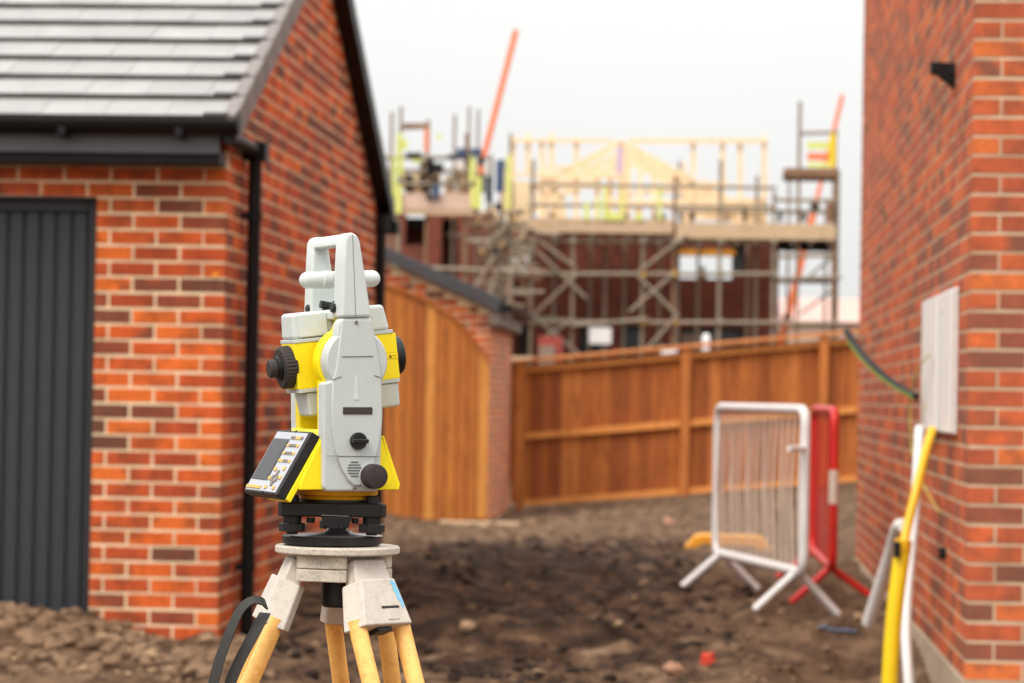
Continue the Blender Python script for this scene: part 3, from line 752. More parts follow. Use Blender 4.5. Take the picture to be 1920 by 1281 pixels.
# ------------------------------------------------------------------ pedestrian barriers
M_BARW = plain('dulled_bar', srgb(216, 200, 184), 0.6, 0.12, 10)
def barrier(label, A, B, zt, zb, m, nb, group, bent=0.0, spread=0.42):
    A, B = Vector((A[0], A[1], 0)), Vector((B[0], B[1], 0))
    o = thing('pedestrian_barrier', label, 'barrier', ((A + B) / 2 + Vector((0, 0, gz(A.x, A.y)))), 0, group)
    u = (B - A).normalized(); L = (B - A).length; c = 0.09
    pts = []
    for (a, z, s) in ((c, zb, 0), (0, zb + c, 1), (0, zt - c, 2), (c, zt, 3), (L - c, zt, 4), (L, zt - c, 5), (L, zb + c, 6), (L - c, zb, 7)):
        pts.append(A + u * a + Vector((0, 0, z)))
    P = []
    cor = {1: (0, zb), 3: (0, zt), 5: (L, zt), 7: (L, zb)}
    seq = [(pts[0], pts[1], (0, zb)), (pts[2], pts[3], (0, zt)), (pts[4], pts[5], (L, zt)), (pts[6], pts[7], (L, zb))]
    for a, b, (q, z) in seq:
        k = A + u * q + Vector((0, 0, z))
        for i in range(6):
            t = i / 5; P.append(a * (1-t)**2 + k * 2*t*(1-t) + b * t*t)
    P.append(P[0])
    part(MB().tube(P, 0.0255, 14, cap=False), 'frame', m, o, smooth=50)
    nrm = Vector((-u.y, u.x, 0))
    for i in range(nb):
        t = (i + 0.7) / (nb + 0.4); a = A + u * (L * t)
        j = bent * (1 if i % 3 else -0.6) * random.uniform(0.3, 1)
        q = [a + Vector((0, 0, zb)), a + u * j + nrm * (bent * 0.3) + Vector((0, 0, zb + (zt - zb) * 0.45)), a - u * j * 0.3 + Vector((0, 0, zt))]
        part(MB().tube(q, 0.0078, 6), 'bar', M_BARW if m is M_WHITE else m, o)
    for a in (A + u * 0.12, B - u * 0.12):
        for s in (-1, 1):
            f = a + nrm * s * spread; f.z = gnd(f.x, f.y) + 0.012
            part(MB().tube([a + Vector((0, 0, zb)), a + nrm * s * spread * 0.12 + Vector((0, 0, zb - 0.02)), f], 0.020, 10), 'foot', m, o, smooth=50)
    return o, A, B, u
b1, A1, B1, u1 = barrier('white steel pedestrian barrier with thin upright bars standing on soil', (0.47, 14.35), (0.02, 16.1), -0.045, -0.885, M_WHITE, 15, 'barriers by the brick house', 0.035, 0.225)
part(MB().tube([(0.475, 14.35, -0.245), (0.38, 14.22, -0.245)], 0.014, 8), 'hook', M_WHITE, b1, smooth=50)
b2, A2, B2, u2 = barrier('red steel pedestrian barrier standing just behind the white one', (0.645, 15.0), (0.605, 16.9), -0.05, -0.90, M_REDP, 5, 'barriers by the brick house', 0.0, 0.215)
part(MB().tube([(0.645, 14.999, -0.37), (0.645, 14.999, -0.55)], 0.0268, 12), 'worn_sleeve', M_BARW, b2, smooth=50)

# yellow plastic foot block and rubble
p = at(1366, 1004, 20.6)
yb = MB(); zg = gnd(p.x, 20.6) - 0.01
yb.prism([(-0.325, 0.02), (-0.30, 0.0), (-0.24, 0.0), (-0.20, 0.035), (0.20, 0.035), (0.24, 0.0), (0.30, 0.0), (0.325, 0.02), (0.25, 0.105), (0.20, 0.118), (-0.20, 0.118), (-0.25, 0.105)],
         lambda a, b: (p.x + a, 20.48, zg + b), lambda a, b: (p.x + a, 20.72, zg + b))
o = part(yb, 'barrier_foot_block', M_YBLOCK, None, bevel=0.012); tag(o, 'low yellow plastic block with tapered ends on the soil behind the white barrier', 'block')
def rock(px, py, Y, r, m, label, name='stone', cat='stone', seed=0):
    p = at(px, py, Y); rn = random.Random(seed); mb = MB(); g = gnd(p.x, Y)
    blob(mb, (p.x, Y, g + r * 0.35), r, 0, 0.75, rn)
    o = part(mb, name, m, None, bevel=r * 0.12); tag(o, label, cat); return o
def yg(px, py):       # distance at which a pixel's ray meets the ground
    y = 9.0
    while y < 40:
        p = at(px, py, y)
        if p.z < gz(p.x, y): return y
        y += 0.03
    return y
M_RUBBLE = plain('rubble_pink', srgb(160, 120, 98), 0.9, 0.2, 6, spec=0.2)
M_REDSCRAP = plain('red_scrap', srgb(206, 62, 34), 0.6, 0.15, 6)
rock(1255, 990, yg(1255, 992), 0.065, M_RUBBLE, 'pale pinkish lump of rubble beside the yellow block', 'rubble_lump', 'rubble', 1)
rock(880, 1172, yg(880, 1178), 0.045, M_STONE, 'largest pale tan stone lying in the middle of the dark soil', seed=2)
rock(1160, 1172, yg(1160, 1176), 0.03, M_STONE, 'small pale stone in front of the white barrier', seed=3)
rock(1265, 1258, yg(1265, 1262), 0.05, M_RUBBLE, 'tan brick fragment beside the bright red scrap', 'brick_fragment', 'rubble', 4)
rock(1010, 1262, yg(1008, 1266), 0.03, M_STONE, 'small tan stone on dark soil near the tripod', seed=6)
rock(1610, 1172, yg(1610, 1176), 0.045, M_STONE, 'pale stone at the foot of the leaning white pipe', seed=7)
rock(243, 1240, 12.0, 0.03, M_STONE, 'pale stone on the earth heap below the garage door', seed=8)
rock(138, 1166, 12.2, 0.022, M_STONE, 'smaller pale stone high on the earth heap', seed=9)
rock(190, 1256, 11.9, 0.03, M_STONE, 'flat pale stone low on the earth heap', seed=10)
Yr = yg(1325, 1252); p = at(1325, 1252, Yr)
sc_ = MB().prism([(-0.03, 0), (0.004, -0.004), (0.03, 0.012), (0.018, 0.03), (0.026, 0.052), (-0.004, 0.036), (-0.024, 0.046)], lambda a, b: (p.x + a, Yr - 0.015, gnd(p.x, Yr) + b + 0.002), lambda a, b: (p.x + a + 0.012, Yr + 0.012, gnd(p.x, Yr) + b + 0.012))
o = part(sc_, 'plastic_scrap', M_REDSCRAP, None, bevel=0.003); tag(o, 'bright red scrap of plastic sticking out of the dark soil', 'scrap')
Yr = yg(1565, 1187); p = at(1565, 1187, Yr)
M_BSCRAP = plain('blue_scrap', srgb(84, 100, 124), 0.6, 0.15, 6)
sc_ = MB()
for dx, dyy, wq in ((-0.06, 0.01, 0.028), (-0.02, -0.01, 0.02), (0.035, -0.03, 0.04), (0.085, -0.02, 0.022)):
    zq = gnd(p.x + dx, Yr + dyy) + 0.006
    sc_.add([(p.x + dx - wq, Yr + dyy - 0.02, zq), (p.x + dx + wq, Yr + dyy - 0.012, zq + 0.006), (p.x + dx + wq * 0.8, Yr + dyy + 0.03, zq + 0.012), (p.x + dx - wq * 0.7, Yr + dyy + 0.022, zq + 0.004)], [(0, 1, 2, 3)])
    n_ = len(sc_.v)
o = part(sc_, 'blue_offcut', M_BSCRAP, None); o.modifiers.new('thick', 'SOLIDIFY').thickness = 0.003; tag(o, 'blue plastic offcut on the soil in front of the red barrier', 'scrap')

# ------------------------------------------------------------------ houses under construction and scaffolding
def wall_with_holes(mb, x0, x1, z0, z1, holes, y0, y1, mi=0):
    xs_ = sorted({x0, x1, *[h[0] for h in holes], *[h[1] for h in holes]}); zs_ = sorted({z0, z1, *[h[2] for h in holes], *[h[3] for h in holes]})
    for a, b in zip(xs_[:-1], xs_[1:]):
        run_ = None
        for c, d in zip(zs_[:-1], zs_[1:]):
            mxx, mz = (a + b) / 2, (c + d) / 2
            if any(h[0] < mxx < h[1] and h[2] < mz < h[3] for h in holes): continue
            mb.box((a, y0, c), (b, y1, d), mi)
def rect(px0, px1, py0, py1, Y):
    a, b = at(px0, py0, Y), at(px1, py1, Y); return (a.x, b.x, b.z, a.z)
HYF = 51.2
hb = thing('unfinished_house', 'brick house under construction with bare roof timbers behind the scaffold', 'house', at(1230, 745, HYF))
win = {'up': rect(1272, 1372, 478, 524, HYF), 'up2': rect(1374, 1396, 455, 512, HYF), 'low': rect(1276, 1394, 614, 665, HYF), 'door': rect(1164, 1202, 610, 700, HYF), 'low2': rect(1085, 1142, 612, 665, HYF), 'low3': rect(972, 990, 610, 665, HYF)}
wx0, wx1 = at(940, 640, HYF).x, at(1458, 640, HYF).x
mb = MB(); wall_with_holes(mb, wx0, wx1, -1.7, 3.05, list(win.values()), HYF, HYF + 0.3)
wallh = part(mb, 'wall', M_FARBRICK, hb)
mb = MB().box((wx0, HYF + 6.0, -1.7), (wx1, HYF + 6.3, 2.1)).box((wx0, HYF + 0.3, -1.7), (wx0 + 0.3, HYF + 6, 2.6)).box((wx1 - 0.3, HYF + 0.3, -1.7), (wx1, HYF + 6, 2.1))
part(mb, 'rear_wall', M_FARBRICK, hb)
part(MB().box((wx0 + 0.31, HYF + 0.31, 1.30), (wx1 - 0.31, HYF + 5.99, 1.5)), 'floor', M_BOARD, hb)
for kx in ('low', 'door', 'low2', 'low3', 'up2'):
    a, b, c, d = win[kx]
    f = part(MB().box((a, HYF + 0.08, c), (a + 0.05, HYF + 0.16, d)).box((b - 0.05, HYF + 0.08, c), (b, HYF + 0.16, d)).box((a + 0.05, HYF + 0.08, d - 0.05), (b - 0.05, HYF + 0.16, d)), 'window_frame' if kx != 'door' else 'door_frame', M_DARK, hb)
    part(MB().box((a + 0.05, HYF + 0.10, c), (b - 0.05, HYF + 0.12, d - 0.05)), 'pane', M_GLASS, f)
a, b, c, d = win['low']
part(MB().box((a + 0.03, HYF + 0.05, c), (a + (b - a) * 0.45, HYF + 0.078, d - 0.12)), 'blind', M_BLIND, hb)
a, b, c, d = win['up']
part(MB().prism([(a + 0.35, c), (b - 0.45, c), (b - 0.62, c + 0.15), ((a + b) / 2 - 0.02, c + 0.27), (a + 0.5, c + 0.13)], lambda q, r: (q, HYF + 0.12, r), lambda q, r: (q, HYF + 0.2, r)), 'gable_panel', M_BLIND, hb)
part(MB().box((a - 0.05, HYF - 0.01, d + 0.002), (b + 0.05, HYF + 0.1, d + 0.1)), 'lintel', M_YBLOCK, hb)
# roof trusses
ap = at(1165, 264, 51.0); er = at(1432, 416, 51.0)
half = er.x - ap.x
for k in range(3):
    Y = 51.3 + k * 1.9
    t = part(MB().box((ap.x - half, Y, 3.06), (ap.x + half, Y + 0.045, 3.16)), 'roof_truss', M_TIMBER, hb)
    for s in (-1, 1):
        part(MB().bar((ap.x, Y + 0.022, ap.z), (ap.x + s * (half + 0.05), Y + 0.022, er.z), 0.05, 0.13), 'rafter', M_TIMBER, t)
        part(MB().bar((ap.x + s * half * 0.45, Y + 0.022, 3.16), (ap.x + s * half * 0.5, Y + 0.022, ap.z - (ap.z - er.z) * 0.5), 0.05, 0.09), 'web', M_TIMBER, t)
    part(MB().box((ap.x - 0.06, Y - 0.002, 3.16), (ap.x + 0.06, Y + 0.043, ap.z - 0.05)), 'king_post', M_TIMBER, t)
# pale timber studs and plates standing on the platform
tf = thing('timber_roof_skeleton', 'pale softwood roof framing of posts and rails above the long platform', 'timber frame', at(1200, 415, 50.9))
YF = 50.9
def stud(px, py0, py1, w=0.09):
    a, b = at(px, py0, YF), at(px, py1, YF); part(MB().bar(a, b, w, 0.09), 'post', M_TIMBER, tf)
for px, p0, p1, w in ((962, 255, 380, .07), (990, 250, 330, .07), (1016, 262, 420, .12), (1034, 250, 420, .12), (1081, 258, 410, .09), (1120, 300, 410, .09), (1145, 300, 412, .07), (1200, 300, 412, .07), (1226, 320, 412, .07), (1300, 268, 330, .06), (1355, 268, 415, .08), (1388, 262, 415, .06), (1433, 255, 418, .12)):
    stud(px, p0, p1, w)
for (x0, x1, py, h) in ((955, 1150, 264, .07), (1180, 1436, 264, .09), (1150, 1290, 379, .08), (1310, 1436, 376, .09), (1012, 1160, 330, .09), (1010, 1150, 349, .1)):
    part(MB().bar(at(x0, py, YF - 0.1), at(x1, py - 0.0, YF - 0.1), 0.05, h), 'rail', M_TIMBER, tf)
part(MB().box((at(1300, 400, YF + .2).x, YF + .15, at(1300, 412, YF + .2).z), (at(1436, 400, YF).x, YF + .2, at(1436, 380, YF + .2).z)), 'sheet', M_TIMBER, tf)
o = part(MB().box((-0.05, -0.02, -0.25), (0.05, 0.02, 0.25)).xf(Matrix.Translation(at(1162, 300, 50.6))), 'purple_sheet', plain('lilac_sheet', srgb(196, 170, 200), 0.7), tf)

# scaffold, long right-hand run
SY0, SY1 = 49.6, 50.6
sca = thing('scaffold', 'long tube scaffold with timber platform in front of the unfinished house', 'scaffold', at(1265, 745, SY0))
pr = 0.035
def tube_part(root, name, a, b, r=pr, m=None):
    return part(MB().tube([a, b], r, 8), name, m or M_STEEL, root, smooth=50)
for px, p0, p1, m, Y in ((1000, 300, 700, 0, SY0), (1075, 432, 700, 0, SY0), (1136, 440, 610, 0, SY1), (1206, 440, 700, 0, SY0), (1266, 330, 700, 1, SY0), (1272, 440, 700, 0, SY1),
                        (1352, 300, 700, 0, SY0), (1452, 360, 700, 0, SY0), (1420, 330, 420, 0, SY1), (960, 380, 700, 0, SY0), (945, 300, 690, 0, SY1)):
    a = at(px, p0, Y); b = at(px, p1, Y); tube_part(sca, 'standard', a, Vector((a.x, a.y, -1.62)), pr if m == 0 else 0.036, (M_STEEL, M_RUST)[m])
for (x0, y0, x1, y1, Y) in ((985, 514, 1456, 514, SY0 - .06), (985, 604, 1575, 606, SY0 - .06), (1070, 611, 1215, 599, SY0 - .12), (985, 452, 1456, 455, SY0 + .06), (955, 593, 1075, 600, SY1), (960, 345, 1456, 352, SY0 - .06), (960, 384, 1456, 388, SY0 - .06), (1260, 395, 1570, 398, SY1)):
    tube_part(sca, 'ledger', at(x0, y0, Y), at(x1, y1, Y))
for (x0, y0, x1, y1) in ((1288, 440, 1195, 512), (1195, 516, 1272, 594), (1272, 590, 1208, 660), (1008, 450, 1080, 502), (1084, 512, 1000, 592), (1003, 596, 1085, 664), (1100, 560, 1005, 470), (1180, 585, 1262, 515), (1010, 640, 1075, 600)):
    tube_part(sca, 'diagonal_brace', at(x0, y0, SY0 - .12), at(x1, y1, SY0 - .12), 0.030, M_STEEL)
M_COUP = plain('brass_coupler', srgb(176, 138, 74), 0.6)
for px in (1000, 1075, 1206, 1266, 1352, 1452):
    for py in (514, 604, 452):
        p = at(px, py, SY0 - 0.06); part(MB().box((p.x - 0.06, p.y - 0.06, p.z - 0.055), (p.x + 0.06, p.y + 0.06, p.z + 0.055)), 'coupler', M_COUP if (px + py) % 5 < 1 else M_STEEL, sca, bevel=0.015)
for (x0, x1, y0, y1) in ((965, 1262, 412, 434), (1268, 1566, 421, 446)):
    a, b = at(x0, y1, SY0 - .1), at(x1, y0, SY0 - .1)
    for k in range(5):
        part(MB().box((a.x, SY0 - 0.05 + k * 0.232, a.z + 0.0), (b.x, SY0 + 0.175 + k * 0.232, a.z + 0.04)), 'platform_board', M_BOARD, sca)
    part(MB().box((a.x, SY0 - 0.10, a.z - 0.005), (b.x, SY0 - 0.058, b.z)), 'toe_board', M_BOARD, sca)
    for k in range(9):
        xq = a.x + 0.1 + (b.x - a.x - 0.2) * k / 8
        part(MB().tube([(xq, SY0 - 0.2, a.z - 0.07), (xq, SY1 + 0.6, a.z - 0.07)], 0.026, 8), 'transom', M_STEEL, sca, smooth=50)
for (x0, x1, y0, y1) in ((1118, 1124, 372, 412), (1131, 1137, 352, 412), (1137, 1150, 396, 412), (1164, 1170, 356, 412), (1192, 1204, 400, 413), (1234, 1240, 352, 412), (1150, 1164, 400, 413), (1096, 1104, 380, 412)):
    q0, q1, q2, q3 = rect(x0, x1, y0, y1, SY0 - 0.14); part(MB().box((q0, SY0 - 0.14, q2), (q1, SY0 - 0.11, q3)), 'guard_strip', M_LIME, sca)
# right-hand tower and its hatch
scb = thing('scaffold_tower', 'open scaffold tower with small dark raised deck at the right end', 'scaffold', at(1515, 745, SY0))
for px, p0, w, Y in ((1500, 190, .030, SY0), (1566, 250, .036, SY0), (1572, 320, .034, SY1 + .4), (1480, 330, .026, SY1 + .6), (1549, 400, .026, SY1 + .8)):
    a = at(px, p0, Y); tube_part(scb, 'standard', a, Vector((a.x, a.y, -1.62)), w, M_RUST if px in (1500, 1566) else M_STEEL)
for (x0, y0, x1, y1, Y) in ((1456, 481, 1572, 478, SY0), (1456, 524, 1578, 520, SY0), (1456, 375, 1572, 376, SY0), (1470, 398, 1572, 397, SY0 + .1), (1500, 250, 1572, 248, SY0)):
    tube_part(scb, 'ledger', at(x0, y0, Y), at(x1, y1, Y))
for (x0, y0, x1, y1) in ((1500, 590, 1566, 540), (1505, 530, 1562, 480)):
    tube_part(scb, 'diagonal_brace', at(x0, y0, SY1), at(x1, y1, SY1), 0.02)
a, b = at(1470, 331, SY0), at(1572, 317, SY0)
for k in range(4):
    part(MB().box((a.x, SY0 - 0.1 + k * 0.3, a.z), (b.x, SY0 + 0.19 + k * 0.3, b.z)), 'platform_board', M_DARK if k % 2 else M_RUST, scb)
def panel(root, name, m, px0, px1, py0, py1, Y, th=0.03):
    a, b, c, d = rect(px0, px1, py0, py1, Y); return part(MB().box((a, Y, c), (b, Y + th, d)), name, m, root)
panel(scb, 'guard_panel', M_LIME, 1514, 1562, 266, 280, SY0 - .08); panel(scb, 'guard_panel', M_ORANGE, 1514, 1558, 287, 301, SY0 - .08)
panel(scb, 'guard_panel', M_LIME, 1514, 1562, 305, 314, SY0 - .08); panel(scb, 'guard_post', M_YEL, 1556, 1566, 250, 314, SY0 - .12)
panel(scb, 'toe_board', M_BOARD, 1456, 1568, 424, 446, SY0 - .09)
panel(scb, 'dark_deck', M_DARK, 1458, 1572, 524, 530, SY0 + .3, .5)
panel(scb, 'dark_deck', M_DARK, 1458, 1568, 452, 470, SY0 + .3, .5)
panel(scb, 'bracket', M_RUST, 1548, 1560, 380, 418, SY0 - .1, .1)
# left-hand scaffold in front of another house
scl = thing('scaffold_platform', 'shorter scaffold with pinkish toe board crowded with gear at the left', 'scaffold', at(810, 745, 47))
LY0, LY1 = 47.0, 48.2
a, b = at(722, 392, LY0 - .1), at(888, 364, LY0 - .1)
for k in range(5):
    part(MB().box((a.x, LY0 - 0.05 + k * 0.232, a.z), (b.x, LY0 + 0.175 + k * 0.232, a.z + 0.04)), 'platform_board', M_BOARD, scl)
part(MB().box((a.x, LY0 - 0.1, a.z), (b.x, LY0 - 0.058, b.z)), 'toe_board', wood_mat('pink_board', srgb(206, 176, 158), srgb(176, 146, 126), (0.7, 9, 9)), scl)
part(MB().bar(at(730, 398, LY0 - .1), at(890, 400, LY0 - .1), 0.05, 0.07), 'ledger_beam', M_BOARD, scl)
for px, p0, w, Y in ((876, 250, .038, LY0), (735, 210, .03, LY1), (752, 200, .03, LY0), (803, 225, .03, LY0), (853, 215, .028, LY1), (880, 200, .026, LY1), (897, 205, .026, LY1), (921, 290, .03, LY0), (941, 300, .03, LY1), (958, 250, .03, LY1), (930, 400, .026, LY1), (905, 400, .026, LY1), (745, 390, .03, LY1)):
    q = at(px, p0, Y); tube_part(scl, 'standard', q, Vector((q.x, q.y, -1.62)), w, M_RUST if px in (876, 803) else M_STEEL)
for (x0, y0, x1, y1, Y) in ((735, 500, 985, 510, LY0 - .06), (722, 320, 890, 322, LY0 - .06), (722, 295, 890, 296, LY0 - .06), (722, 345, 890, 345, LY0 - .06), (876, 452, 990, 450, LY0), (880, 420, 990, 424, LY0), (750, 240, 806, 238, LY0), (840, 440, 985, 462, LY1), (880, 560, 985, 575, LY1)):
    tube_part(scl, 'ledger', at(x0, y0, Y), at(x1, y1, Y))
for (x0, y0, x1, y1) in ((920, 550, 935, 500), (890, 540, 960, 430), (955, 520, 990, 470), (900, 470, 950, 420)):
    tube_part(scl, 'diagonal_brace', at(x0, y0, LY0 - .12), at(x1, y1, LY0 - .12), 0.026)
panel(scl, 'brown_plank', M_RUST, 756, 802, 231, 241, LY0 - .1); panel(scl, 'orange_post', M_ORANGE, 796, 803, 240, 285, LY0 - .1)
for (x0, x1, y0, y1) in ((744, 753, 250, 290), (752, 764, 262, 280), (737, 743, 292, 372), (748, 756, 292, 330), (742, 752, 346, 400), (820, 826, 250, 262), (881, 889, 292, 340), (883, 890, 350, 390), (893, 902, 330, 392), (950, 957, 290, 392), (772, 792, 297, 305)):
    panel(scl, 'lime_guard', M_LIME, x0, x1, y0, y1, LY0 - .16)
for (x0, x1, y0, y1) in ((856, 872, 278, 294), (882, 902, 278, 292), (930, 944, 300, 360), (812, 822, 345, 372)):
    panel(scl, 'dark_cap', M_BLUE, x0, x1, y0, y1, LY0 - .2, 0.15)
for (x0, x1, y0, y1) in ((762, 790, 286, 294), (800, 812, 298, 330), (806, 830, 306, 325), (838, 856, 290, 298), (800, 806, 345, 374), (912, 922, 330, 380), (928, 940, 380, 395)):
    panel(scl, 'dark_bracket', M_DARK, x0, x1, y0, y1, LY0 - .2, 0.1)
panel(scl, 'white_sheet', M_SIGN, 857, 871, 296, 340, LY0 + .3); panel(scl, 'white_sheet', M_SIGN, 908, 924, 300, 330, LY0 + .3)
for (x0, x1, y0, y1) in ((770, 790, 325, 362), (792, 800, 320, 362), (834, 850, 330, 362), (940, 962, 320, 395), (960, 990, 340, 400)):
    panel(scl, 'stacked_board', M_TIMBER, x0, x1, y0, y1, LY0 + .5, .2)
bk = at(862, 362, LY0 - .3)
o = part(MB().lathe([(0, 0.08), (0.2, 0.10), (0.205, 0.092), (0.02, 0.07)], (bk.x, LY0 + 0.1, a.z + 0.04), (0, 0, 1), 16), 'bucket', M_OBOX, None, smooth=50)
tag(o, 'bright orange bucket on the left scaffold platform', 'bucket')
# house behind the left scaffold
hl = thing('dark_brick_house', 'dark brick shell of a house behind the left scaffold platform', 'house', at(820, 745, 49.5))
mb = MB(); hx0, hx1 = at(600, 640, 49.5).x, at(985, 640, 49.5).x - 0.6
hw = rect(760, 800, 400, 460, 49.5)
wall_with_holes(mb, hx0, hx1, -1.7, at(800, 398, 49.5).z, [hw, rect(828, 856, 410, 520, 49.5)], 49.5, 49.8)
mb.box((hx0, 55.5, -1.7), (hx1, 55.8, 3.2)); mb.box((hx1 - 0.3, 49.8, -1.7), (hx1, 55.5, 3.2))
part(mb, 'wall', M_FARBRICK, hl)
part(MB().box((hx0, 49.82, 3.0), (hx1, 55.4, 3.18)), 'floor', M_DARK, hl)
part(MB().box((hx0, 50.2, 0.3), (hx1 - 0.32, 50.3, 2.98)), 'inner_wall', M_FARBRICK, hl)
rc = random.Random(21)
for k in range(34):
    x0 = rc.uniform(885, 985); y0 = rc.uniform(395, 560); Y = rc.choice((LY0, LY1, LY1 + 1.0))
    if rc.random() < 0.5: tube_part(scl, 'ledger', at(x0, y0, Y), at(x0 + rc.uniform(25, 80), y0 + rc.uniform(-4, 8), Y), 0.028, rc.choice((M_STEEL, M_RUST)))
    else: tube_part(scl, 'diagonal_brace', at(x0, y0, Y), at(x0 + rc.uniform(-40, 40), y0 + rc.uniform(40, 100), Y), 0.026, rc.choice((M_STEEL, M_STEEL, M_RUST)))
for k in range(26):
    x0 = rc.uniform(890, 1000); y0 = rc.uniform(380, 470)
    panel(scl, 'coupler', rc.choice((M_STEEL, M_COUP, M_BOARD, M_DARK)), x0, x0 + rc.uniform(5, 12), y0, y0 + rc.uniform(5, 10), LY0 - .15, .1)
for k in range(16):
    x0 = rc.uniform(725, 900); panel(scl, 'gear', rc.choice((M_DARK, M_BOARD, M_TIMBER, M_RUST, M_STEEL)), x0, x0 + rc.uniform(4, 16), rc.uniform(300, 335), rc.uniform(345, 366), LY0 + .25, .2)
for k in range(16):
    x0 = rc.uniform(960, 1440); h0 = rc.uniform(300, 385)
    tube_part(tf, 'post', at(x0, h0, YF + 1.2), at(x0 + rc.uniform(-2, 2), 414, YF + 1.2), 0.028, rc.choice((M_TIMBER, M_TIMBER, M_STEEL)))
for k in range(8):
    x0 = rc.uniform(960, 1300); y0 = rc.uniform(300, 400)
    part(MB().bar(at(x0, y0, YF + 1.0), at(x0 + rc.uniform(60, 150), y0 + rc.uniform(-3, 3), YF + 1.0), 0.05, 0.06), 'rail', M_TIMBER, tf)
for k in range(14):
    x0 = rc.uniform(1000, 1560); panel(sca, 'prop', rc.choice((M_DARK, M_RUST, M_STEEL)), x0, x0 + rc.uniform(4, 8), rc.uniform(392, 402), 416, SY0 + .2, .1)
for px in (1040, 1108, 1172, 1238, 1310, 1402):
    q = at(px, 438, SY1 + .3); tube_part(sca, 'standard', q, Vector((q.x, q.y, -1.62)), 0.03, M_STEEL)
# signs, materials behind the fence
o = panel(None, 'site_sign', M_SIGN, 1105, 1146, 614, 645, 49.3); tag(o, 'white rectangular sign hung on the scaffold tubes', 'sign')
part(MB().tube([at(1125, 614, 49.31), at(1125, 600, 49.4)], 0.008, 6), 'hanger', M_STEEL, o)
o = panel(None, 'white_sheet', M_SIGN, 955, 990, 478, 515, 48.6); tag(o, 'small white sheet tied on the scaffold behind the sloping verge', 'sheet')
part(MB().tube([at(958, 478, 48.61), at(990, 470, 48.61)], 0.008, 6), 'tie', M_STEEL, o)
o = thing('stacked_crate', 'red crate with white sacks behind the left end of the fence', 'crate', at(1030, 672, 45))
panel(o, 'crate', plain('faded_red', srgb(150, 60, 48), 0.7), 1010, 1052, 630, 690, 45, .4); panel(o, 'sack', M_BLIND, 1011, 1040, 648, 690, 44.9, .09)
o = thing('white_bollard', 'short white post with rounded top showing above the fence', 'post', at(1324, 660, 42))
q = at(1324, 626, 42); part(MB().lathe([(0, 0.06), (1.7 + q.z - 0.1, 0.06), (1.7 + q.z - 0.03, 0.052), (1.7 + q.z, 0.025)], (q.x, 42, -1.7), (0, 0, 1), 14), 'post', M_SIGN, o, smooth=50)
o = panel(None, 'white_block_pack', M_SIGN, 1240, 1268, 649, 720, 44, .4); tag(o, 'low pale pack of blocks just above the fence capping', 'pack')
o = panel(None, 'timber_plank', M_BOARD, 955, 1000, 668, 676, 36, .1); tag(o, 'pale plank end resting level behind the fence', 'plank')
fh = thing('distant_house', 'pale distant low house seen past the scaffold tower', 'house', at(1540, 720, 90))
a, b = at(1465, 600, 90), at(1640, 590, 90)
part(MB().box((a.x, 90, -2), (b.x + 3, 96, at(1500, 608, 90).z)), 'wall', plain('pale_render', srgb(206, 186, 168), 0.9, 0.1, 1), fh)
part(MB().prism([(90 - 0.3, 0), (93, 0.9), (96.3, 0)], lambda q, r: (a.x, q, r + at(1500, 604, 90).z), lambda q, r: (b.x + 3, q, r + at(1500, 604, 90).z)), 'roof', plain('pale_roof', srgb(196, 160, 150), 0.9, 0.1, 1), fh)

# telescopic booms
def boom(label, p0, p1, w0, w1):
    o = thing('crane_boom', label, 'crane', (p0.x, p0.y, -1.6))
    d = p1 - p0
    for k in range(3):
        t0, t1 = k / 3 - (0.03 if k else 0), (k + 1) / 3
        w = w0 + (w1 - w0) * k / 2
        part(MB().bar(p0 + d * t0, p0 + d * t1, w, w), 'boom_section', M_ORANGE, o, bevel=0.02)
        if k: part(MB().bar(p0 + d * (t0 + 0.02), p0 + d * (t0 + 0.04), w0 * 0.95, w0 * 0.95), 'collar', M_DARK, o)
    part(MB().box((p0.x - 0.9, p0.y - 0.6, -1.6), (p0.x + 0.6, p0.y + 0.9, p0.z + 0.2)), 'carriage', M_ORANGE, o, bevel=0.1)
b0 = at(905, 303, 54.0); b1_ = at(968, 56, 54.0); d = (b0 - b1_); low = b0 + d * ((-0.6 - b0.z) / d.z)
boom('long orange telescopic boom rising above the middle of the scaffold', low, b1_, 0.24, 0.11)
b0 = at(1522, 412, 54.0); b1_ = at(1580, 178, 54.0); d = (b0 - b1_); low = b0 + d * ((-0.6 - b0.z) / d.z)
boom('shorter orange boom slanting up behind the right hand scaffold tower', low, b1_, 0.19, 0.085)

# ------------------------------------------------------------------ total station on its tripod
def paint_mat(name, c, rough=0.42, var=0.03, dirt=0.0, dcol=(150, 140, 128), dscale=9, spec=0.4, grain=0.12):
    b = NB(name); v = b.pos('Object')
    n = b.noise(v, 22, 5, 0.6)
    col = b.ramp(n, [(0.3, sc(c, 1 - var)), (0.7, sc(c, 1 + var))])
    if dirt:
        d = b.noise(v, dscale, 8, 0.72); d2 = b.noise(v, dscale * 7, 5, 0.7)
        m = b.mth('MULTIPLY', d, d2)
        col = b.mix(b.ramp(m, [(0.22, (0, 0, 0)), (0.36, (dirt,) * 3)]), col, srgb(*dcol))
        sv = b.pos('Object', (60, 60, 9)); s_ = b.noise(sv, 3.0, 3, 0.6)
        col = b.mix(b.ramp(s_, [(0.70, (0, 0, 0)), (0.76, (max(0.0, dirt - 0.2) * 0.6,) * 3)]), col, sc(srgb(*dcol), 0.55))
    b.col(col); b.rough(b.mth('ADD', b.mth('MULTIPLY', n, 0.16), rough - 0.08, True))
    b.b.inputs['Specular IOR Level'].default_value = spec
    b.bump(b.noise(v, 900, 2), grain, 0.0004)
    return b.mat
M_TGREY = paint_mat('instrument_grey', srgb(192, 197, 195), 0.5, 0.02, 0.12, (160, 156, 146), 14)
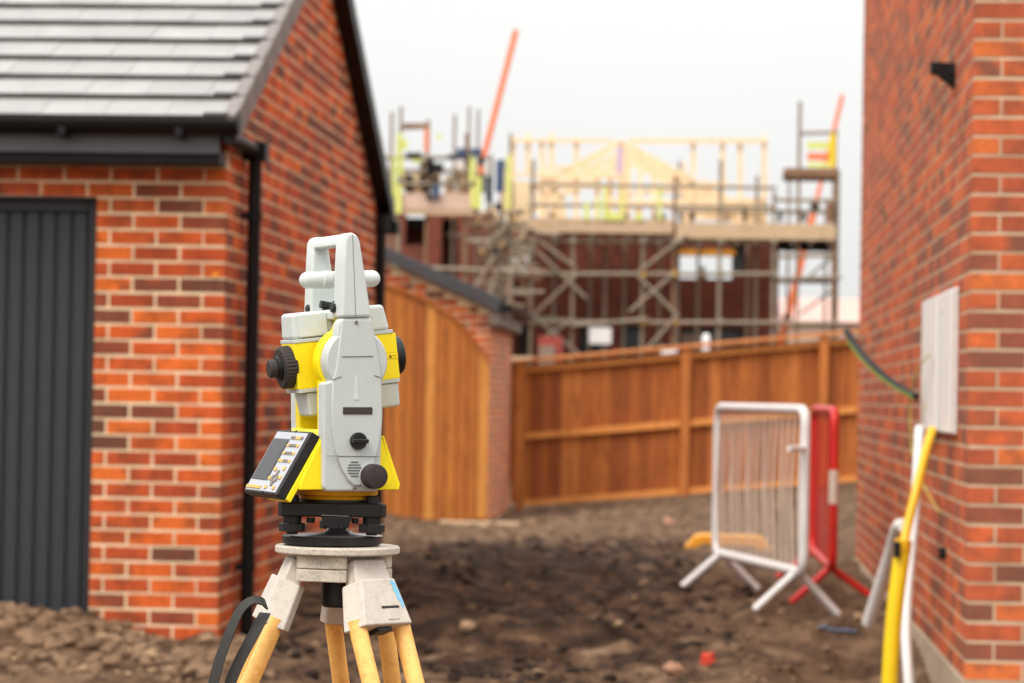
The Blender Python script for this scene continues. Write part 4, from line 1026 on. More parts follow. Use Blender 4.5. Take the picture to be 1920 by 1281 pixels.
M_TGREY2 = paint_mat('instrument_light_grey', srgb(202, 208, 205), 0.48, 0.02, 0.10, (165, 160, 150), 14)
M_TYEL = paint_mat('instrument_yellow', srgb(252, 226, 22), 0.42, 0.02, 0.10, (150, 110, 20), 14)
M_TYEL2 = paint_mat('instrument_amber', srgb(240, 176, 20), 0.45, 0.04, 0.15, (120, 84, 20), 14)
M_RUBBER = paint_mat('brown_black_rubber', srgb(52, 46, 44), 0.6, 0.1, 0.1, (90, 80, 74), 20, 0.3, 0.3)
M_BLK = paint_mat('black_metal', srgb(24, 24, 25), 0.42, 0.15, 0.2, (60, 58, 56), 25, 0.4)
M_BLKS = paint_mat('black_gloss', srgb(20, 20, 20), 0.25, 0.1, 0, spec=0.5)
M_BEZEL = paint_mat('keypad_silver', srgb(176, 180, 188), 0.45, 0.03, 0.1)
M_SCREEN = paint_mat('display_glass', srgb(22, 24, 26), 0.10, 0.03, 0, spec=0.25, grain=0.0)
M_KEYY = paint_mat('key_amber', srgb(222, 178, 96), 0.5, 0.08)
M_KEYG = paint_mat('key_grey', srgb(126, 116, 108), 0.5, 0.08)
M_SEAM = paint_mat('seam_dark', srgb(92, 92, 90), 0.7, 0.05)
M_SILVER = plain('bare_steel', srgb(168, 160, 152), 0.35, 0.1, 30, metal=0.8)
M_ALU = paint_mat('worn_cast_aluminium', srgb(204, 194, 182), 0.6, 0.05, 0.34, (140, 124, 110), 60, 0.35, 0.4)
M_ALU2 = paint_mat('worn_painted_head', srgb(204, 193, 176), 0.6, 0.06, 0.5, (112, 98, 88), 60, 0.35, 0.4)
M_LEG = paint_mat('amber_fibreglass_leg', srgb(255, 196, 112), 0.45, 0.08, 0.5, (222, 142, 60), 18)
def paintmark_mat():
    b = NB('blue_spray_paint'); v = b.pos('Object'); n = b.noise(v, 160, 4, 0.7)
    b.col(b.ramp(n, [(0.35, srgb(104, 178, 214)), (0.6, srgb(128, 190, 220)), (0.68, srgb(196, 188, 178))])); b.rough(0.6); return b.mat
M_SPRAY = paintmark_mat()
def web_mat():
    b = NB('black_webbing'); v = b.pos('UV'); w = b.n('ShaderNodeTexWave'); w.inputs['Scale'].default_value = 1.0; w.bands_direction = 'Y'
    b.l(v, w.inputs['Vector']); b.col(b.ramp(w.outputs['Fac'], [(0.2, srgb(26, 25, 25)), (0.8, srgb(74, 70, 66))])); b.rough(0.8)
    b.bump(w.outputs['Fac'], 0.6, 0.001); return b.mat
M_WEB = web_mat()

IY = 3.67
BASE = at(622, 1022, IY); AZ = R(27.5)
RI = Matrix.Rotation(AZ, 4, 'Z'); TI = (Matrix.Translation(BASE) @ RI).inverted()
O_L = TI @ Vector((0, 0, 0))
def Lp(px, py, ly):
    d = TI.to_3x3() @ ray(px, py); t = (ly - O_L.y) / d.y; p = O_L + d * t; return (p.x, p.z)
def Lx(px, py, lx):
    d = TI.to_3x3() @ ray(px, py); t = (lx - O_L.x) / d.x; p = O_L + d * t; return (p.y, p.z)
ts = thing('total_station', 'grey and yellow surveying total station mounted on the tripod', 'total station', BASE, AZ)
def P(mb, name, m, bevel=0.0, parent=None, smooth=None, seg=3):
    return part(mb, name, m, parent or ts, smooth=smooth, bevel=bevel, local=True, seg=seg)
def plate(pix, ly, y0, y1, scale=1.0):
    pts = [Lp(px, py, ly) for px, py in pix]
    return MB().prism(pts, lambda a, b: (a, y0, b), lambda a, b: (a, y1, b))
def disc(px, py, ly, r, y0, y1, n=32, rib=0.0, ch=0.0):
    x, z = Lp(px, py, ly)
    pr_ = [(0, r - ch), (ch, r), (y0 - y1 - ch if False else (abs(y1 - y0) - ch), r), (abs(y1 - y0), r - ch)] if ch else [(0, r), (abs(y1 - y0), r)]
    return MB().lathe(pr_, (x, max(y0, y1), z), (0, -1, 0), n, rib=rib)
NF = -0.086          # outer face of the near side cover
# --- gray side cover: body and raised shield panel
P(plate([(640, 597), (697, 596), (705, 632), (716, 690), (718.5, 780), (716, 822), (713, 905), (708, 922), (612, 922), (606, 914), (606, 800), (606, 718), (624, 714), (630, 700), (631, 640), (634, 610)], NF + 0.004, NF + 0.004, -0.060), 'side_cover', M_TGREY, 0.0035)
P(plate([(642, 600), (696, 599), (704, 635), (714, 690), (717, 760), (716.5, 800), (711, 838), (702, 872), (690, 897), (676, 911), (664, 911), (652, 900), (640, 878), (630, 848), (624, 810), (622.5, 770), (624, 716), (631, 690)], NF, NF, NF + 0.006), 'shield_panel', M_TGREY, 0.002)
# seams, label plate, screws, speaker, knobs
for (x0, y0, x1, y1, w) in ((641, 669, 699, 668, 1.1), (613, 855, 712, 856, 0.9), (641, 596.5, 697, 595.5, 1.2), (623, 712, 640, 706, 0.8), (701, 704, 714, 708, 0.8)):
    a, b = Lp(x0, y0, NF), Lp(x1, y1, NF)
    P(MB().bar((a[0], NF - 0.0002, a[1]), (b[0], NF - 0.0002, b[1]), 0.0012, w * 0.0007), 'seam', M_SEAM)
P(plate([(643, 763.5), (698, 763.5), (698, 777), (643, 777)], NF, NF - 0.0012, NF + 0.001), 'label_plate', paint_mat('label_dark', srgb(62, 52, 50), 0.5, 0.03), 0.0006)
a = [(667, 705), (670.5, 705), (673.5, 750), (663.5, 750)]
P(plate(a, NF, NF - 0.0006, NF + 0.001), 'emblem_relief', M_TGREY2, 0.0004)
for (px, py) in ((668, 604.5), (665.5, 916)):
    s_ = P(disc(px, py, NF, 0.0026, NF + 0.003, NF - 0.0012, 16), 'screw', M_SILVER, smooth=40)
    x, z = Lp(px, py, NF); P(MB().lathe([(0, 0.0012), (0.0004, 0.0012)], (x, NF - 0.0012, z), (0, -1, 0), 6), 'socket', M_BLK, parent=s_)
x, z = Lp(671, 827, NF)
kn = P(MB().lathe([(0, 0.0113), (0.006, 0.0113), (0.0075, 0.0102)], (x, NF + 0.001, z), (0, -1, 0), 36), 'lock_knob', M_BLKS, smooth=40)
P(MB().box((x - 0.0105, NF - 0.0125, z - 0.0028), (x + 0.0112, NF - 0.0060, z + 0.0028)), 'grip', M_BLKS, 0.0014, kn)
for k, (yy, hw) in enumerate(((866.5, 7), (871.8, 11), (877, 13), (882.2, 13), (887.5, 11.2), (892.8, 7))):
    a, b = Lp(664.5 - hw, yy, NF), Lp(664.5 + hw, yy, NF)
    P(MB().bar((a[0], NF - 0.0001, a[1]), (b[0], NF - 0.0001, b[1]), 0.0012, 0.0013), 'speaker_slot', M_SEAM)
x, z = Lp(696, 893, NF)
P(MB().lathe([(0, 0.0175), (0.0025, 0.0175)], (x, NF + 0.0005, z), (0, -1, 0), 40), 'knob_collar', M_TGREY, smooth=40)
P(MB().lathe([(0, 0.0155), (0.001, 0.0163), (0.0165, 0.0163), (0.019, 0.0152), (0.0195, 0.0140)], (x, NF - 0.002, z), (0, -1, 0), 72, rib=0.022), 'drive_knob', M_RUBBER, smooth=25)
# --- trunnion caps and yellow standards
tx, tz = Lp(661, 678, -0.065)
P(MB().lathe([(0, 0.0428), (0.0195, 0.0428), (0.0220, 0.0405)], (tx, -0.0605, tz), (0, -1, 0), 64), 'trunnion_cap', M_TGREY, smooth=40)
ysp = [(640, 597), (697, 596), (716, 690), (717, 815), (712, 915), (608, 915), (606, 720), (607, 700), (626, 640)]
ys_ = [Lp(px, py, -0.062) for px, py in ysp]
P(MB().prism(ys_, lambda a, b: (a, -0.0595, b), lambda a, b: (a, -0.036, b)).lathe([(0, 0.046), (0.020, 0.047), (0.0228, 0.045)], (tx, -0.0372, tz), (0, -1, 0), 56), 'standard', M_TYEL, 0.0015, seg=2)
P(MB().prism(ys_, lambda a, b: (a, 0.034, b), lambda a, b: (a, 0.052, b)), 'standard', M_TYEL, 0.002)
P(MB().prism(ys_, lambda a, b: (a, 0.0522, b), lambda a, b: (a, 0.072, b)).lathe([(0, 0.0425), (0.012, 0.0425)], (tx, 0.052, tz), (0, 1, 0), 40), 'side_cover', M_TGREY, 0.003)
# --- flared yellow lower housing between the standards
z0b = Lp(640, 921, -0.06)[1]; z1b = Lp(640, 800, -0.06)[1]
hb_ = [Lp(px, py, -0.075) for px, py in ((612, 806), (566, 902), (562, 919), (745, 919), (747, 908), (716, 818))]
P(MB().prism(hb_, lambda a, b: (a, -0.0735, b), lambda a, b: (a, 0.062, b)), 'lower_housing', M_TYEL, 0.0015)
# right hand keyboard bracket edge
rbk = [Lp(px, py, -0.075) for px, py in ((717, 817), (721, 818), (751, 908), (748.5, 919), (743, 918))]
P(MB().prism(rbk, lambda a, b: (a, -0.074, b), lambda a, b: (a, 0.05, b)), 'keyboard_bracket', M_TYEL, 0.001)
# --- rotating base cone
zc0, zc1 = Lp(630, 943, 0)[1], Lp(630, 921, 0)[1]
P(MB().lathe([(0, 0.047), (zc1 - zc0 - 0.006, 0.049), (zc1 - zc0 - 0.004, 0.054), (zc1 - zc0 + 0.002, 0.055)], (0.006, 0, zc0), (0, 0, 1), 56), 'rotating_base', M_TYEL2, smooth=40)
# --- telescope, tipped up a little towards the objective
TP = R(7.2)
MT = Matrix.Translation((tx, 0, tz)) @ Matrix.Rotation(-TP, 4, 'Y')
def TL(px, py, ly):
    a, b = Lp(px, py, ly); q = MT.inverted() @ Vector((a, ly, b)); return q.x, q.z
xl = TL(556, 690, -0.027)[0]; xr = TL(747, 670, -0.027)[0]
hwy = 0.0265
def tbox(x0, x1, z0, z1, w0, w1=None, tx0=0.0, tx1=0.0):
    w1 = w1 or w0
    return MB().hexa([(x0, -w0, z0), (x1, -w0, z0), (x1, w0, z0), (x0, w0, z0)], [(x0 + tx0, -w1, z1), (x1 - tx1, -w1, z1), (x1 - tx1, w1, z1), (x0 + tx0, w1, z1)]).xf(MT)
tel = P(tbox(xl, xr, -0.0305, 0.0305, hwy), 'telescope', M_TYEL, 0.0015)
P(tbox(xl - 0.0005, xr - 0.004, 0.0305, 0.0355, hwy + 0.001), 'upper_flange', M_TGREY, 0.0008, tel)
up_ = P(tbox(xl + 0.0005, xr - 0.007, 0.0355, 0.070, hwy - 0.001, hwy - 0.003, 0.001, 0.005), 'upper_housing', M_TGREY2, 0.005, tel)
P(tbox(xl + 0.010, xl + 0.05, 0.037, 0.068, hwy + 0.0012, hwy - 0.0012), 'housing_rib', M_TGREY2, 0.002, tel)
P(tbox(xl + 0.001, xr - 0.001, -0.0355, -0.0305, hwy + 0.001), 'lower_flange', M_TGREY, 0.0008, tel)
P(tbox(xl + 0.014, xr - 0.002, -0.068, -0.0355, hwy - 0.004, hwy - 0.001, -0.004, 0.0), 'lower_housing', M_TGREY2, 0.004, tel)
P(tbox(xl + 0.030, xl + 0.055, -0.066, -0.036, hwy + 0.000, hwy + 0.001), 'housing_rib', M_TGREY2, 0.002, tel)
def tl(prof, x, d, m, name, n=48, rib=0.0, par=None, sm=30):
    mb = MB().lathe(prof, (x, 0, 0), (d, 0, 0), n, rib=rib).xf(MT); return P(mb, name, m, parent=par or tel, smooth=sm)
tl([(0, 0.0255), (0.002, 0.0285), (0.0155, 0.0285), (0.0175, 0.0265)], xl + 0.0045, -1, M_RUBBER, 'focus_ring', 72, 0.03, sm=22)
tl([(0, 0.0262), (0.0012, 0.0250)], xl - 0.0128, -1, M_RUBBER, 'focus_ring_face', 48)
ey = tl([(0, 0.0165), (0.003, 0.0165), (0.004, 0.0145), (0.006, 0.0145)], xl - 0.0135, -1, M_BLK, 'eyepiece', 40)
tl([(0, 0.0112), (0.001, 0.0124), (0.009, 0.0120), (0.0105, 0.0105), (0.0108, 0.007)], xl - 0.0192, -1, M_RUBBER, 'eyepiece_ring', 48, 0.03, ey, 22)
tl([(0, 0.026), (0.010, 0.0262), (0.0125, 0.0245), (0.0127, 0.021)], xr - 0.0005, 1, M_BLK, 'objective_ring', 48)
# laser warning print on the telescope side
a = TL(724, 668, -hwy); 
wx = a[0]
P(MB().box((wx - 0.001, -hwy - 0.0003, a[1] - 0.0045), (wx + 0.017, -hwy - 0.0001, a[1] + 0.0045)).xf(MT), 'warning_strip', paint_mat('warning_amber', srgb(206, 176, 20), 0.5), parent=tel)
P(MB().box((wx, -hwy - 0.0005, a[1] - 0.0037), (wx + 0.016, -hwy - 0.0003, a[1] + 0.0037)).xf(MT), 'warning_field', M_TYEL, parent=tel)
P(MB().prism([(wx + 0.003, a[1] - 0.0028), (wx + 0.0085, a[1] - 0.0028), (wx + 0.00575, a[1] + 0.0022)], lambda q, r: (q, -hwy - 0.0007, r), lambda q, r: (q, -hwy - 0.0005, r)).box((wx + 0.009, -hwy - 0.0007, a[1] - 0.0006), (wx + 0.0145, -hwy - 0.0005, a[1] + 0.0002)).xf(MT), 'warning_triangle', paint_mat('warning_ink', srgb(120, 96, 20), 0.5), parent=tel)
# --- carrying handle with its antenna bar
zt = Lp(660, 437, NF)[1]
post = [Lp(px, py, NF + 0.002) for px, py in ((641, 595.5), (697, 594.5), (690, 545), (675.5, 452), (670, 440), (660, 436), (652, 438), (647, 447), (644, 500))]
hn = P(MB().prism(post, lambda a, b: (a, NF + 0.002, b), lambda a, b: (a, -0.047, b)), 'handle', M_TGREY2, 0.004)
P(MB().prism(post, lambda a, b: (a, 0.040, b), lambda a, b: (a, 0.070, b)), 'far_post', M_TGREY2, 0.004, hn)
xa, xb = Lp(648, 440, NF)[0], Lp(672, 440, NF)[0]
gp = [Lp(px, py, NF + 0.002) for px, py in ((646.2, 460), (676, 460), (675.0, 452), (669.6, 440.6), (660, 436.6), (652.4, 438.6), (647.6, 447.4))]
P(MB().prism(gp, lambda a, b: (a, -0.0475, b), lambda a, b: (a, 0.0405, b)), 'grip', M_TGREY2, 0.0035, hn)
zh = Lp(641, 592, NF)[1]
P(MB().box((Lp(641, 590, NF)[0] + 0.001, -0.048, zh - 0.004), (Lp(697, 590, NF)[0] - 0.001, 0.041, zh + 0.006)), 'handle_foot', M_TGREY, 0.002, hn)
sa, sb = Lp(662, 440, NF), Lp(668, 594, NF)
P(MB().bar((sa[0], NF + 0.0019, sa[1]), (sb[0], NF + 0.0019, sb[1]), 0.0005, 0.0005, upv=(1, 0, 0)), 'seam', M_SEAM, parent=hn)
yb_ = -0.004
a0, a1 = Lp(577, 526, yb_ - 0.01), Lp(717, 522.5, yb_ - 0.01)
ra_ = 0.0112
pr_a = [(0, 0.002)] + [(ra_ * (1 - math.cos(t)), ra_ * math.sin(t)) for t in (0.35, 0.6, 0.85, 1.1, 1.35, 1.57)]
d_ = Vector((a1[0] - a0[0], 0, a1[1] - a0[1])); ln = d_.length + 0.008
pr_a += [(ln - t, r) for t, r in pr_a[::-1]]
an = P(MB().lathe(pr_a, Vector((a0[0] - 0.008, yb_, a0[1])), d_, 28), 'antenna_bar', M_TGREY2, smooth=50, parent=hn)
xq = Lp(630, 527, -0.03)[0]
P(MB().lathe([(0, 0.0118), (0.013, 0.0122)], (xq - 0.012, yb_ - 0.004, (a0[1] + a1[1]) / 2 - 0.001), (1, 0, 0.02), 28), 'antenna_clamp', M_TGREY2, 0.0015, hn)
for (px, py, ly) in ((623.5, 578, -0.055), (577, 580, 0.05)):
    x, z = Lp(px, py, ly); s_ = P(MB().lathe([(0, 0.0062), (0.004, 0.0062), (0.0052, 0.005)], (x + 0.003, ly, z), (-1, 0, 0), 20), 'handle_screw', M_BLK, smooth=40, parent=hn)
for (px, py, ly) in ((621.5, 566, -0.0465), (620.5, 585, -0.0465), (631.5, 496, -0.0465)):
    x, z = Lp(px, py, ly); P(MB().lathe([(0, 0.0013), (0.0012, 0.0012)], (x + 0.0012, ly + 0.0002 - 0.006, z), (-1, 0, 0), 10), 'handle_pin', M_BLK, parent=hn)
x, z = Lp(612, 574.5, 0.0)
P(MB().lathe([(0, 0.0048), (0.016, 0.0052), (0.02, 0.0052)], (x + 0.010, -0.004, z), (-1, 0, 0.12), 20).box((x - 0.006, -0.0085, z - 0.012), (x + 0.010, 0.0005, z - 0.003)), 'optical_sight', M_BLK, smooth=40)
# --- display and keyboard unit on the eyepiece side, tilted back
c_tl, c_tr, c_br, c_bl = (520.6, 805), (583.7, 808.7), (516.5, 928.6), (463.7, 921.8)
xt_ = Lp(583.7, 808.7, -0.070)                   # near top corner
tr = Vector((xt_[0], -0.070, xt_[1]))
xb_ = Lp(516.5, 928.6, -0.070); br = Vector((xb_[0], -0.070, xb_[1]))
vdir = (br - tr); VH = vdir.length; vdir.normalize()
yfar = Lx(520.6, 805, xt_[0])[0]
UW = yfar + 0.070; udir = Vector((0, 1, 0))      # from near to far
nrm = vdir.cross(udir); nrm = -nrm if nrm.x > 0 else nrm; nrm.normalize()
def DM(u, v, h):                                 # u 0 far .. 1 near, v 0 top .. 1 bottom, h above the face
    return tr + udir * (UW * (1 - u)) + vdir * (VH * v) + nrm * h
def dbox(u0, u1, v0, v1, h0, h1):
    q = [(u0, v0), (u1, v0), (u1, v1), (u0, v1)]
    return MB().hexa([DM(u, v, h0) for u, v in q], [DM(u, v, h1) for u, v in q])
kb = P(dbox(0, 1, 0, 1, -0.0145, -0.0008), 'display_unit', M_BLK, 0.002)
P(dbox(0.02, 0.98, 0.012, 0.988, -0.004, -0.0002), 'bezel_edge', M_RUBBER, 0.001, kb)
P(dbox(0.045, 0.955, 0.035, 0.965, -0.001, 0.0006), 'faceplate', M_BEZEL, 0.0006, kb)
P(dbox(0.065, 0.545, 0.145, 0.80, 0.0003, 0.0011), 'screen_frame', M_BLKS, 0.0003, kb)
P(dbox(0.085, 0.520, 0.175, 0.785, 0.0008, 0.0014), 'screen', M_SCREEN, 0, kb)
rk_ = random.Random(2)
def key(u, v, du, dv, m): P(dbox(u - du, u + du, v - dv, v + dv, 0.0005, 0.0026), 'key', m, 0.0005, kb, seg=2)
for r2, v in enumerate((0.125, 0.245, 0.365, 0.485)):
    for c2 in range(5):
        m = M_KEYY if (r2 > 0 and c2 in (0, 4)) or rk_.random() < 0.2 else M_KEYG
        key(0.60 + c2 * 0.072, v, 0.020, 0.022, m)
for (u, v) in ((0.62, 0.62), (0.86, 0.60), (0.88, 0.74), (0.62, 0.90), (0.86, 0.90), (0.60, 0.76)): key(u, v, 0.030, 0.026, M_KEYY)
for (u, v) in ((0.74, 0.68), (0.74, 0.83), (0.68, 0.76), (0.80, 0.76)): key(u, v, 0.026, 0.045, M_KEYG)
for c2 in range(6): key(0.09 + c2 * 0.073, 0.915, 0.024, 0.024, M_KEYY)
for (u, v) in ((0.58, 0.02), (0.58, 0.98)): P(dbox(u - 0.015, u + 0.015, v - 0.02, v + 0.02, 0.0, 0.0009), 'notch', M_RUBBER, 0, kb)
bkp = [DM(1, -0.02, -0.0148), DM(1, 0.975, -0.0148), DM(1, 0.985, -0.0225), DM(1, 0.01, -0.0225)]
P(MB().prism([(p.x, p.z) for p in bkp], lambda a, b: (a, -0.0712, b), lambda a, b: (a, tr.y + UW * 0.62, b)), 'display_bracket', M_TYEL, 0.001)
# --- tribrach
RT = Matrix.Rotation(R(-20), 4, 'Z')              # squared up with the tripod
zz = lambda py: Lp(622, py, -0.05)[1]
def P2(mb, name, m, **k): return P(mb.xf(RT), name, m, **k)
tri = [(-0.066, -0.052), (0.066, -0.052), (0.072, -0.040), (0.067, -0.026), (0.018, 0.066), (0.0, 0.074), (-0.018, 0.066), (-0.067, -0.026), (-0.072, -0.040)]
tb = P2(MB().prism(tri, lambda a, b: (a + 0.0, b, zz(970)), lambda a, b: (a + 0.0, b, zz(943.5))), 'tribrach', M_BLK, bevel=0.003)
P2(MB().lathe([(0, 0.0495), (0.004, 0.0495)], (0.004, 0.0, zz(944)), (0, 0, 1), 48), 'tribrach_ring', M_BLK, parent=tb, smooth=40)
lv = P2(MB().prism([(-0.0135, zz(968)), (0.026, zz(968)), (0.022, zz(990)), (0.004, zz(993)), (-0.012, zz(987))], lambda a, b: (a, -0.056, b), lambda a, b: (a, -0.042, b)), 'clamp_lever', M_BLK, bevel=0.002, parent=tb)
P2(MB().lathe([(0, 0.004), (0.004, 0.0035)], (0.012, -0.0565, zz(985)), (0, -1, 0), 14), 'lever_screw', M_BLK, parent=tb, smooth=40)
P2(MB().bar((-0.014, -0.0563, zz(966)), (0.022, -0.0563, zz(967.5)), 0.001, 0.0008), 'lever_edge', M_SILVER, parent=tb)
P2(MB().lathe([(0, 0.005), (0.007, 0.0045)], (0.030, -0.040, zz(972)), (0, 0, -1), 14), 'stud', M_BLK, parent=tb, smooth=40)
P2(MB().lathe([(0, 0.0062), (0.007, 0.0055)], (-0.028, -0.040, zz(972)), (0, 0, -1), 14), 'stud', M_BLK, parent=tb, smooth=40)
for (x, y) in ((-0.0525, -0.036), (0.0525, -0.036), (0.0, 0.055)):
    fs_ = P2(MB().lathe([(0, 0.0165), (0.001, 0.0176), (zz(983) - zz(998.5) - 0.001, 0.0176), (zz(983) - zz(998.5), 0.0168)], (x, y, zz(998.5)), (0, 0, 1), 24, rib=0.06), 'foot_screw', M_BLK, smooth=25)
    P2(MB().lathe([(0, 0.0120), (zz(970) - zz(983), 0.0125)], (x, y, zz(983)), (0, 0, 1), 24).lathe([(0, 0.0075), (0.006, 0.0075)], (x, y, zz(1004)), (0, 0, 1), 20).lathe([(0, 0.0088), (0.009, 0.0086), (0.010, 0.0075)], (x, y, zz(944)), (0, 0, 1), 20), 'screw_stem', M_BLK, parent=fs_, smooth=40)
P2(MB().lathe([(0, 0.058), (0.002, 0.0655), (0.0115, 0.0660), (0.0128, 0.0645), (0.0129, 0.03)], (0, 0, 0.0002), (0, 0, 1), 64), 'base_plate', M_BLK, smooth=35)
P2(MB().lathe([(0, 0.060), (0.0008, 0.058), (0.003, 0.022), (0.006, 0.016), (0.022, 0.0075)], (0.008, 0.0, 0.0131), (0, 0, 1), 48), 'spring_plate', plain('grey_spring_plate', srgb(120, 114, 118), 0.3, 0.05, 20, metal=0.5), smooth=35)

# --- tripod
HC = at(633, 1022, IY)
ZH = HC.z
AH = math.atan2(-ray(633, 1022).x, ray(633, 1022).y)       # head squared to the line of sight
tp = thing('tripod', 'surveying tripod with amber legs and worn grey head carrying the instrument', 'tripod', (HC.x, HC.y, gz(HC.x, HC.y)), AH)
H0 = ZH - gz(HC.x, HC.y)                                   # head top above ground, in tripod space
def Q(mb, name, m, parent=None, bevel=0.0, smooth=None, seg=3): return part(mb, name, m, parent or tp, smooth=smooth, bevel=bevel, local=True, seg=seg)
hd = Q(MB().lathe([(0, 0.0805), (0.002, 0.083), (0.0085, 0.083), (0.0105, 0.081), (0.0106, 0.03)], (0, 0, H0 - 0.0108), (0, 0, 1), 72), 'head', M_ALU2, smooth=35)
TH = [R(70), R(190), R(310)]
# three clamp blocks of the head between the legs
for th in (R(250), R(10), R(130)):
    c, s = math.cos(th), math.sin(th); tn = Vector((-s, c, 0)); rd = Vector((c, s, 0))
    b_ = MB()
    for (za, zb_, r1) in ((-0.0112, -0.0285, 0.069), (-0.0293, -0.0455, 0.0695)):
        pts_ = [rd * 0.036 + tn * 0.030, rd * 0.036 - tn * 0.030, rd * (r1 - 0.008) - tn * 0.035, rd * r1 - tn * 0.027, rd * r1 + tn * 0.027, rd * (r1 - 0.008) + tn * 0.035]
        b_.prism([(p.x, p.y) for p in pts_], lambda a, b: (a, b, H0 + za), lambda a, b: (a, b, H0 + zb_))
    Q(b_, 'hinge_block', M_ALU2, hd, 0.0018)
Q(MB().lathe([(0, 0.048), (0.016, 0.05)], (0, 0, H0 - 0.028), (0, 0, 1), 40), 'head_core', M_ALU, hd, smooth=40)
Q(MB().lathe([(0, 0.021), (0.003, 0.0235), (0.032, 0.0235), (0.034, 0.021), (0.06, 0.02)], (0.003, 0, H0 - 0.082), (0, 0, 1), 40), 'fixing_screw', M_BLK, smooth=35)
SP = R(22.5)
for i, th in enumerate(TH):
    c, s = math.cos(th), math.sin(th); tn = Vector((-s, c, 0)); rd = Vector((c, s, 0))
    ax = (rd * math.sin(SP) - Vector((0, 0, 1)) * math.cos(SP))         # down the leg
    ou = (rd * math.cos(SP) + Vector((0, 0, 1)) * math.sin(SP))         # outward face
    hp = rd * 0.058 + Vector((0, 0, H0 - 0.024))                        # hinge
    def LP(a, t, o): return hp + ax * a + tn * t + ou * o
    def lbox(a0, a1, t0, t1, o0, o1, tt0=None, tt1=None):
        t2, t3 = (t0, t1) if tt0 is None else (tt0, tt1)
        return MB().hexa([LP(a0, t0, o0), LP(a0, t1, o0), LP(a0, t1, o1), LP(a0, t0, o1)], [LP(a1, t2, o0), LP(a1, t3, o0), LP(a1, t3, o1), LP(a1, t2, o1)])
    leg = Q(lbox(-0.006, 0.046, -0.0265, 0.0265, -0.015, 0.0095, -0.0335, 0.0335), 'leg', M_ALU, None, 0.003)
    pts_ = [(-0.040, -0.012), (-0.030, 0.0165), (0.030, 0.0165), (0.040, -0.012), (0.030, -0.021), (-0.030, -0.021)]
    blk = MB(); vs0 = [LP(0.024, t * 0.95, o * 1.05) for t, o in pts_]; vs1 = [LP(0.087, t * 1.34, o * 1.08) for t, o in pts_]
    n = len(pts_); blk.add(vs0 + vs1, [list(range(n))[::-1], list(range(n, 2*n))] + [(j, (j+1) % n, n + (j+1) % n, n + j) for j in range(n)])
    bo = Q(blk, 'clamp_block', M_ALU, leg, 0.0025)
    Q(lbox(0.062, 0.0652, -0.006, 0.024, 0.0170, 0.0182), 'strap_slot', M_BLK, leg)
    Q(lbox(0.066, 0.081, 0.000, 0.020, 0.0160, 0.0186), 'slot_lip', M_ALU, leg, 0.001)
    for sgn in (-1, 1):
        p0, p1 = LP(0.075, sgn * 0.0375, -0.002), LP(0.80, sgn * 0.0385, -0.002)
        Q(MB().tube([p0, p1], 0.0118, 22), 'pole', M_LEG, leg, smooth=50)
    Q(lbox(0.084, 0.093, -0.012, 0.012, -0.012, 0.008), 'bolt_plate', M_BLK, leg, 0.001)
    # lower section down to the ground
    Q(lbox(0.76, 0.84, -0.054, 0.054, -0.018, 0.018), 'lower_clamp', M_ALU, leg, 0.004)
    Lg = (hp.z - 0.0) / math.cos(SP)
    Q(lbox(0.30, Lg - 0.10, -0.019, 0.019, -0.012, 0.012), 'lower_leg', M_LEG, leg, 0.003)
    Q(MB().lathe([(0, 0.019), (0.04, 0.018), (0.13, 0.004)], LP(Lg - 0.11, 0, 0), ax, 20), 'foot_spike', M_ALU, leg, smooth=40)
    if i == 2:   # blue spray mark on the outer face of the front right block
        def BF(a, t): q = (a - 0.024) / 0.063; k = 0.95 + q * 0.39; return LP(a, t * k, 0.0165 * (1.05 + 0.03 * q) + 0.0004)
        prof_ = [(0.027, 0.021), (0.026, 0.025), (0.031, 0.0275), (0.037, 0.0268), (0.042, 0.0285), (0.049, 0.0275), (0.055, 0.0288), (0.062, 0.0278), (0.066, 0.0262), (0.064, 0.0235), (0.058, 0.0242), (0.053, 0.0212), (0.047, 0.0222), (0.042, 0.0196), (0.036, 0.0212), (0.031, 0.0192)]
        mb = MB(); mb.add([BF(a, t) for a, t in prof_], [list(range(len(prof_)))])
        Q(mb, 'paint_mark', M_SPRAY, leg)
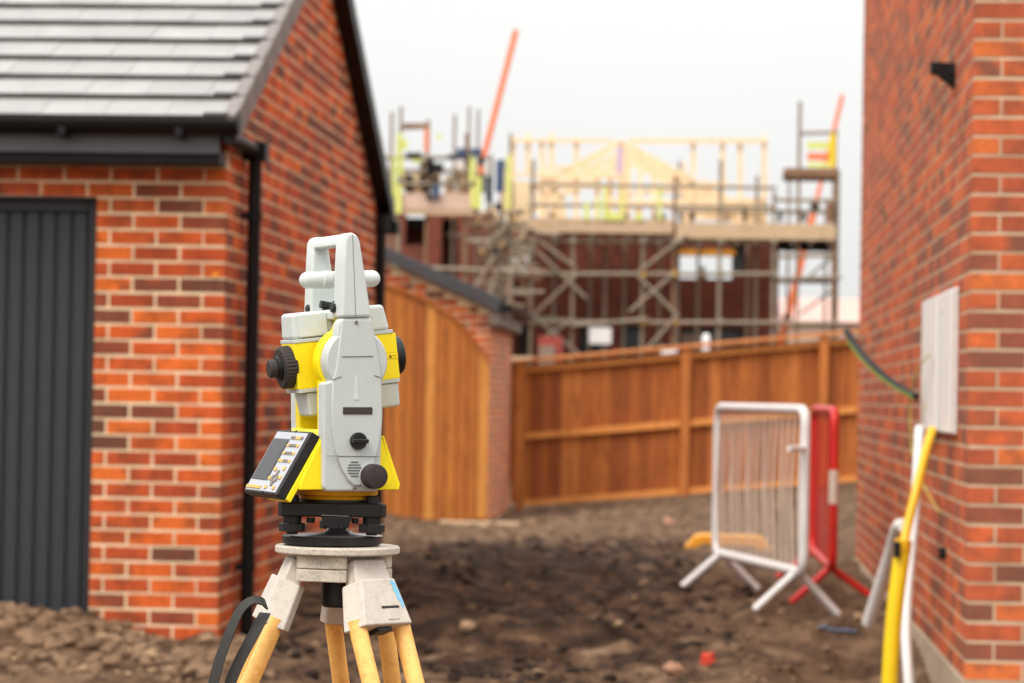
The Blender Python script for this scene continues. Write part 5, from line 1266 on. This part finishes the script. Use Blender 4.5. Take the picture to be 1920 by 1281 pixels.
# --- carrying strap hanging from the left leg
def strap_mesh(pix, w, parent, name, twist):
    Pts = []
    pts = [at(px, py, Y) for px, py, Y in pix]
    for i in range(len(pts) - 1):
        p0, p1, p2, p3 = pts[max(i-1, 0)], pts[i], pts[i+1], pts[min(i+2, len(pts)-1)]
        for k in range(10):
            t = k / 10
            Pts.append(0.5 * ((2*p1) + (p2-p0)*t + (2*p0-5*p1+4*p2-p3)*t*t + (3*p1-p0-3*p2+p3)*t**3))
    Pts.append(pts[-1]); vs, uvs, fs = [], [], []; L = 0
    view = ray(450, 1200).normalized()
    for i, p in enumerate(Pts):
        d = (Pts[min(i+1, len(Pts)-1)] - Pts[max(i-1, 0)]).normalized()
        if i: L += (p - Pts[i-1]).length
        sd = d.cross(view).normalized(); tw = twist[0] + (twist[1] - twist[0]) * i / (len(Pts) - 1)
        sd = (sd * math.cos(tw) + d.cross(sd) * math.sin(tw)).normalized(); th_ = d.cross(sd) * 0.0009
        vs += [p - sd * w / 2 + th_, p + sd * w / 2 + th_, p + sd * w / 2 - th_, p - sd * w / 2 - th_]; uvs.append(L)
    for i in range(len(Pts) - 1):
        for j in range(4): fs.append((i*4+j, i*4+(j+1) % 4, (i+1)*4+(j+1) % 4, (i+1)*4+j))
    me = bpy.data.meshes.new(name); me.from_pydata(vs, [], fs); me.materials.append(M_WEB)
    uv = me.uv_layers.new(name='UVMap')
    for pl in me.polygons:
        for li in pl.loop_indices:
            vi = me.loops[li].vertex_index; uv.data[li].uv = ((0, 1, 1, 0)[vi % 4], uvs[vi // 4] * 190)
    me.polygons.foreach_set('use_smooth', [True] * len(me.polygons)); me.set_sharp_from_angle(angle=R(40)); me.update()
    o = bpy.data.objects.new(name, me); return link(o, parent)
st = thing('carrying_strap', 'black webbing strap looped from the left tripod leg', 'strap', at(470, 1180, IY - 0.12))
strap_mesh([(499, 1134, 3.575), (488, 1127, 3.56), (470, 1127, 3.55), (450, 1145, 3.545), (432, 1183, 3.54), (416, 1225, 3.54), (403, 1270, 3.54), (392, 1330, 3.54), (390, 1385, 3.54), (402, 1412, 3.545)], 0.0145, st, 'strap_loop', (1.0, 0.15))
strap_mesh([(497, 1150, 3.58), (486, 1170, 3.56), (470, 1200, 3.55), (450, 1238, 3.55), (432, 1281, 3.55), (412, 1340, 3.55), (402, 1385, 3.55), (402, 1411, 3.549)], 0.0150, st, 'strap_tail', (0.5, 0.1))
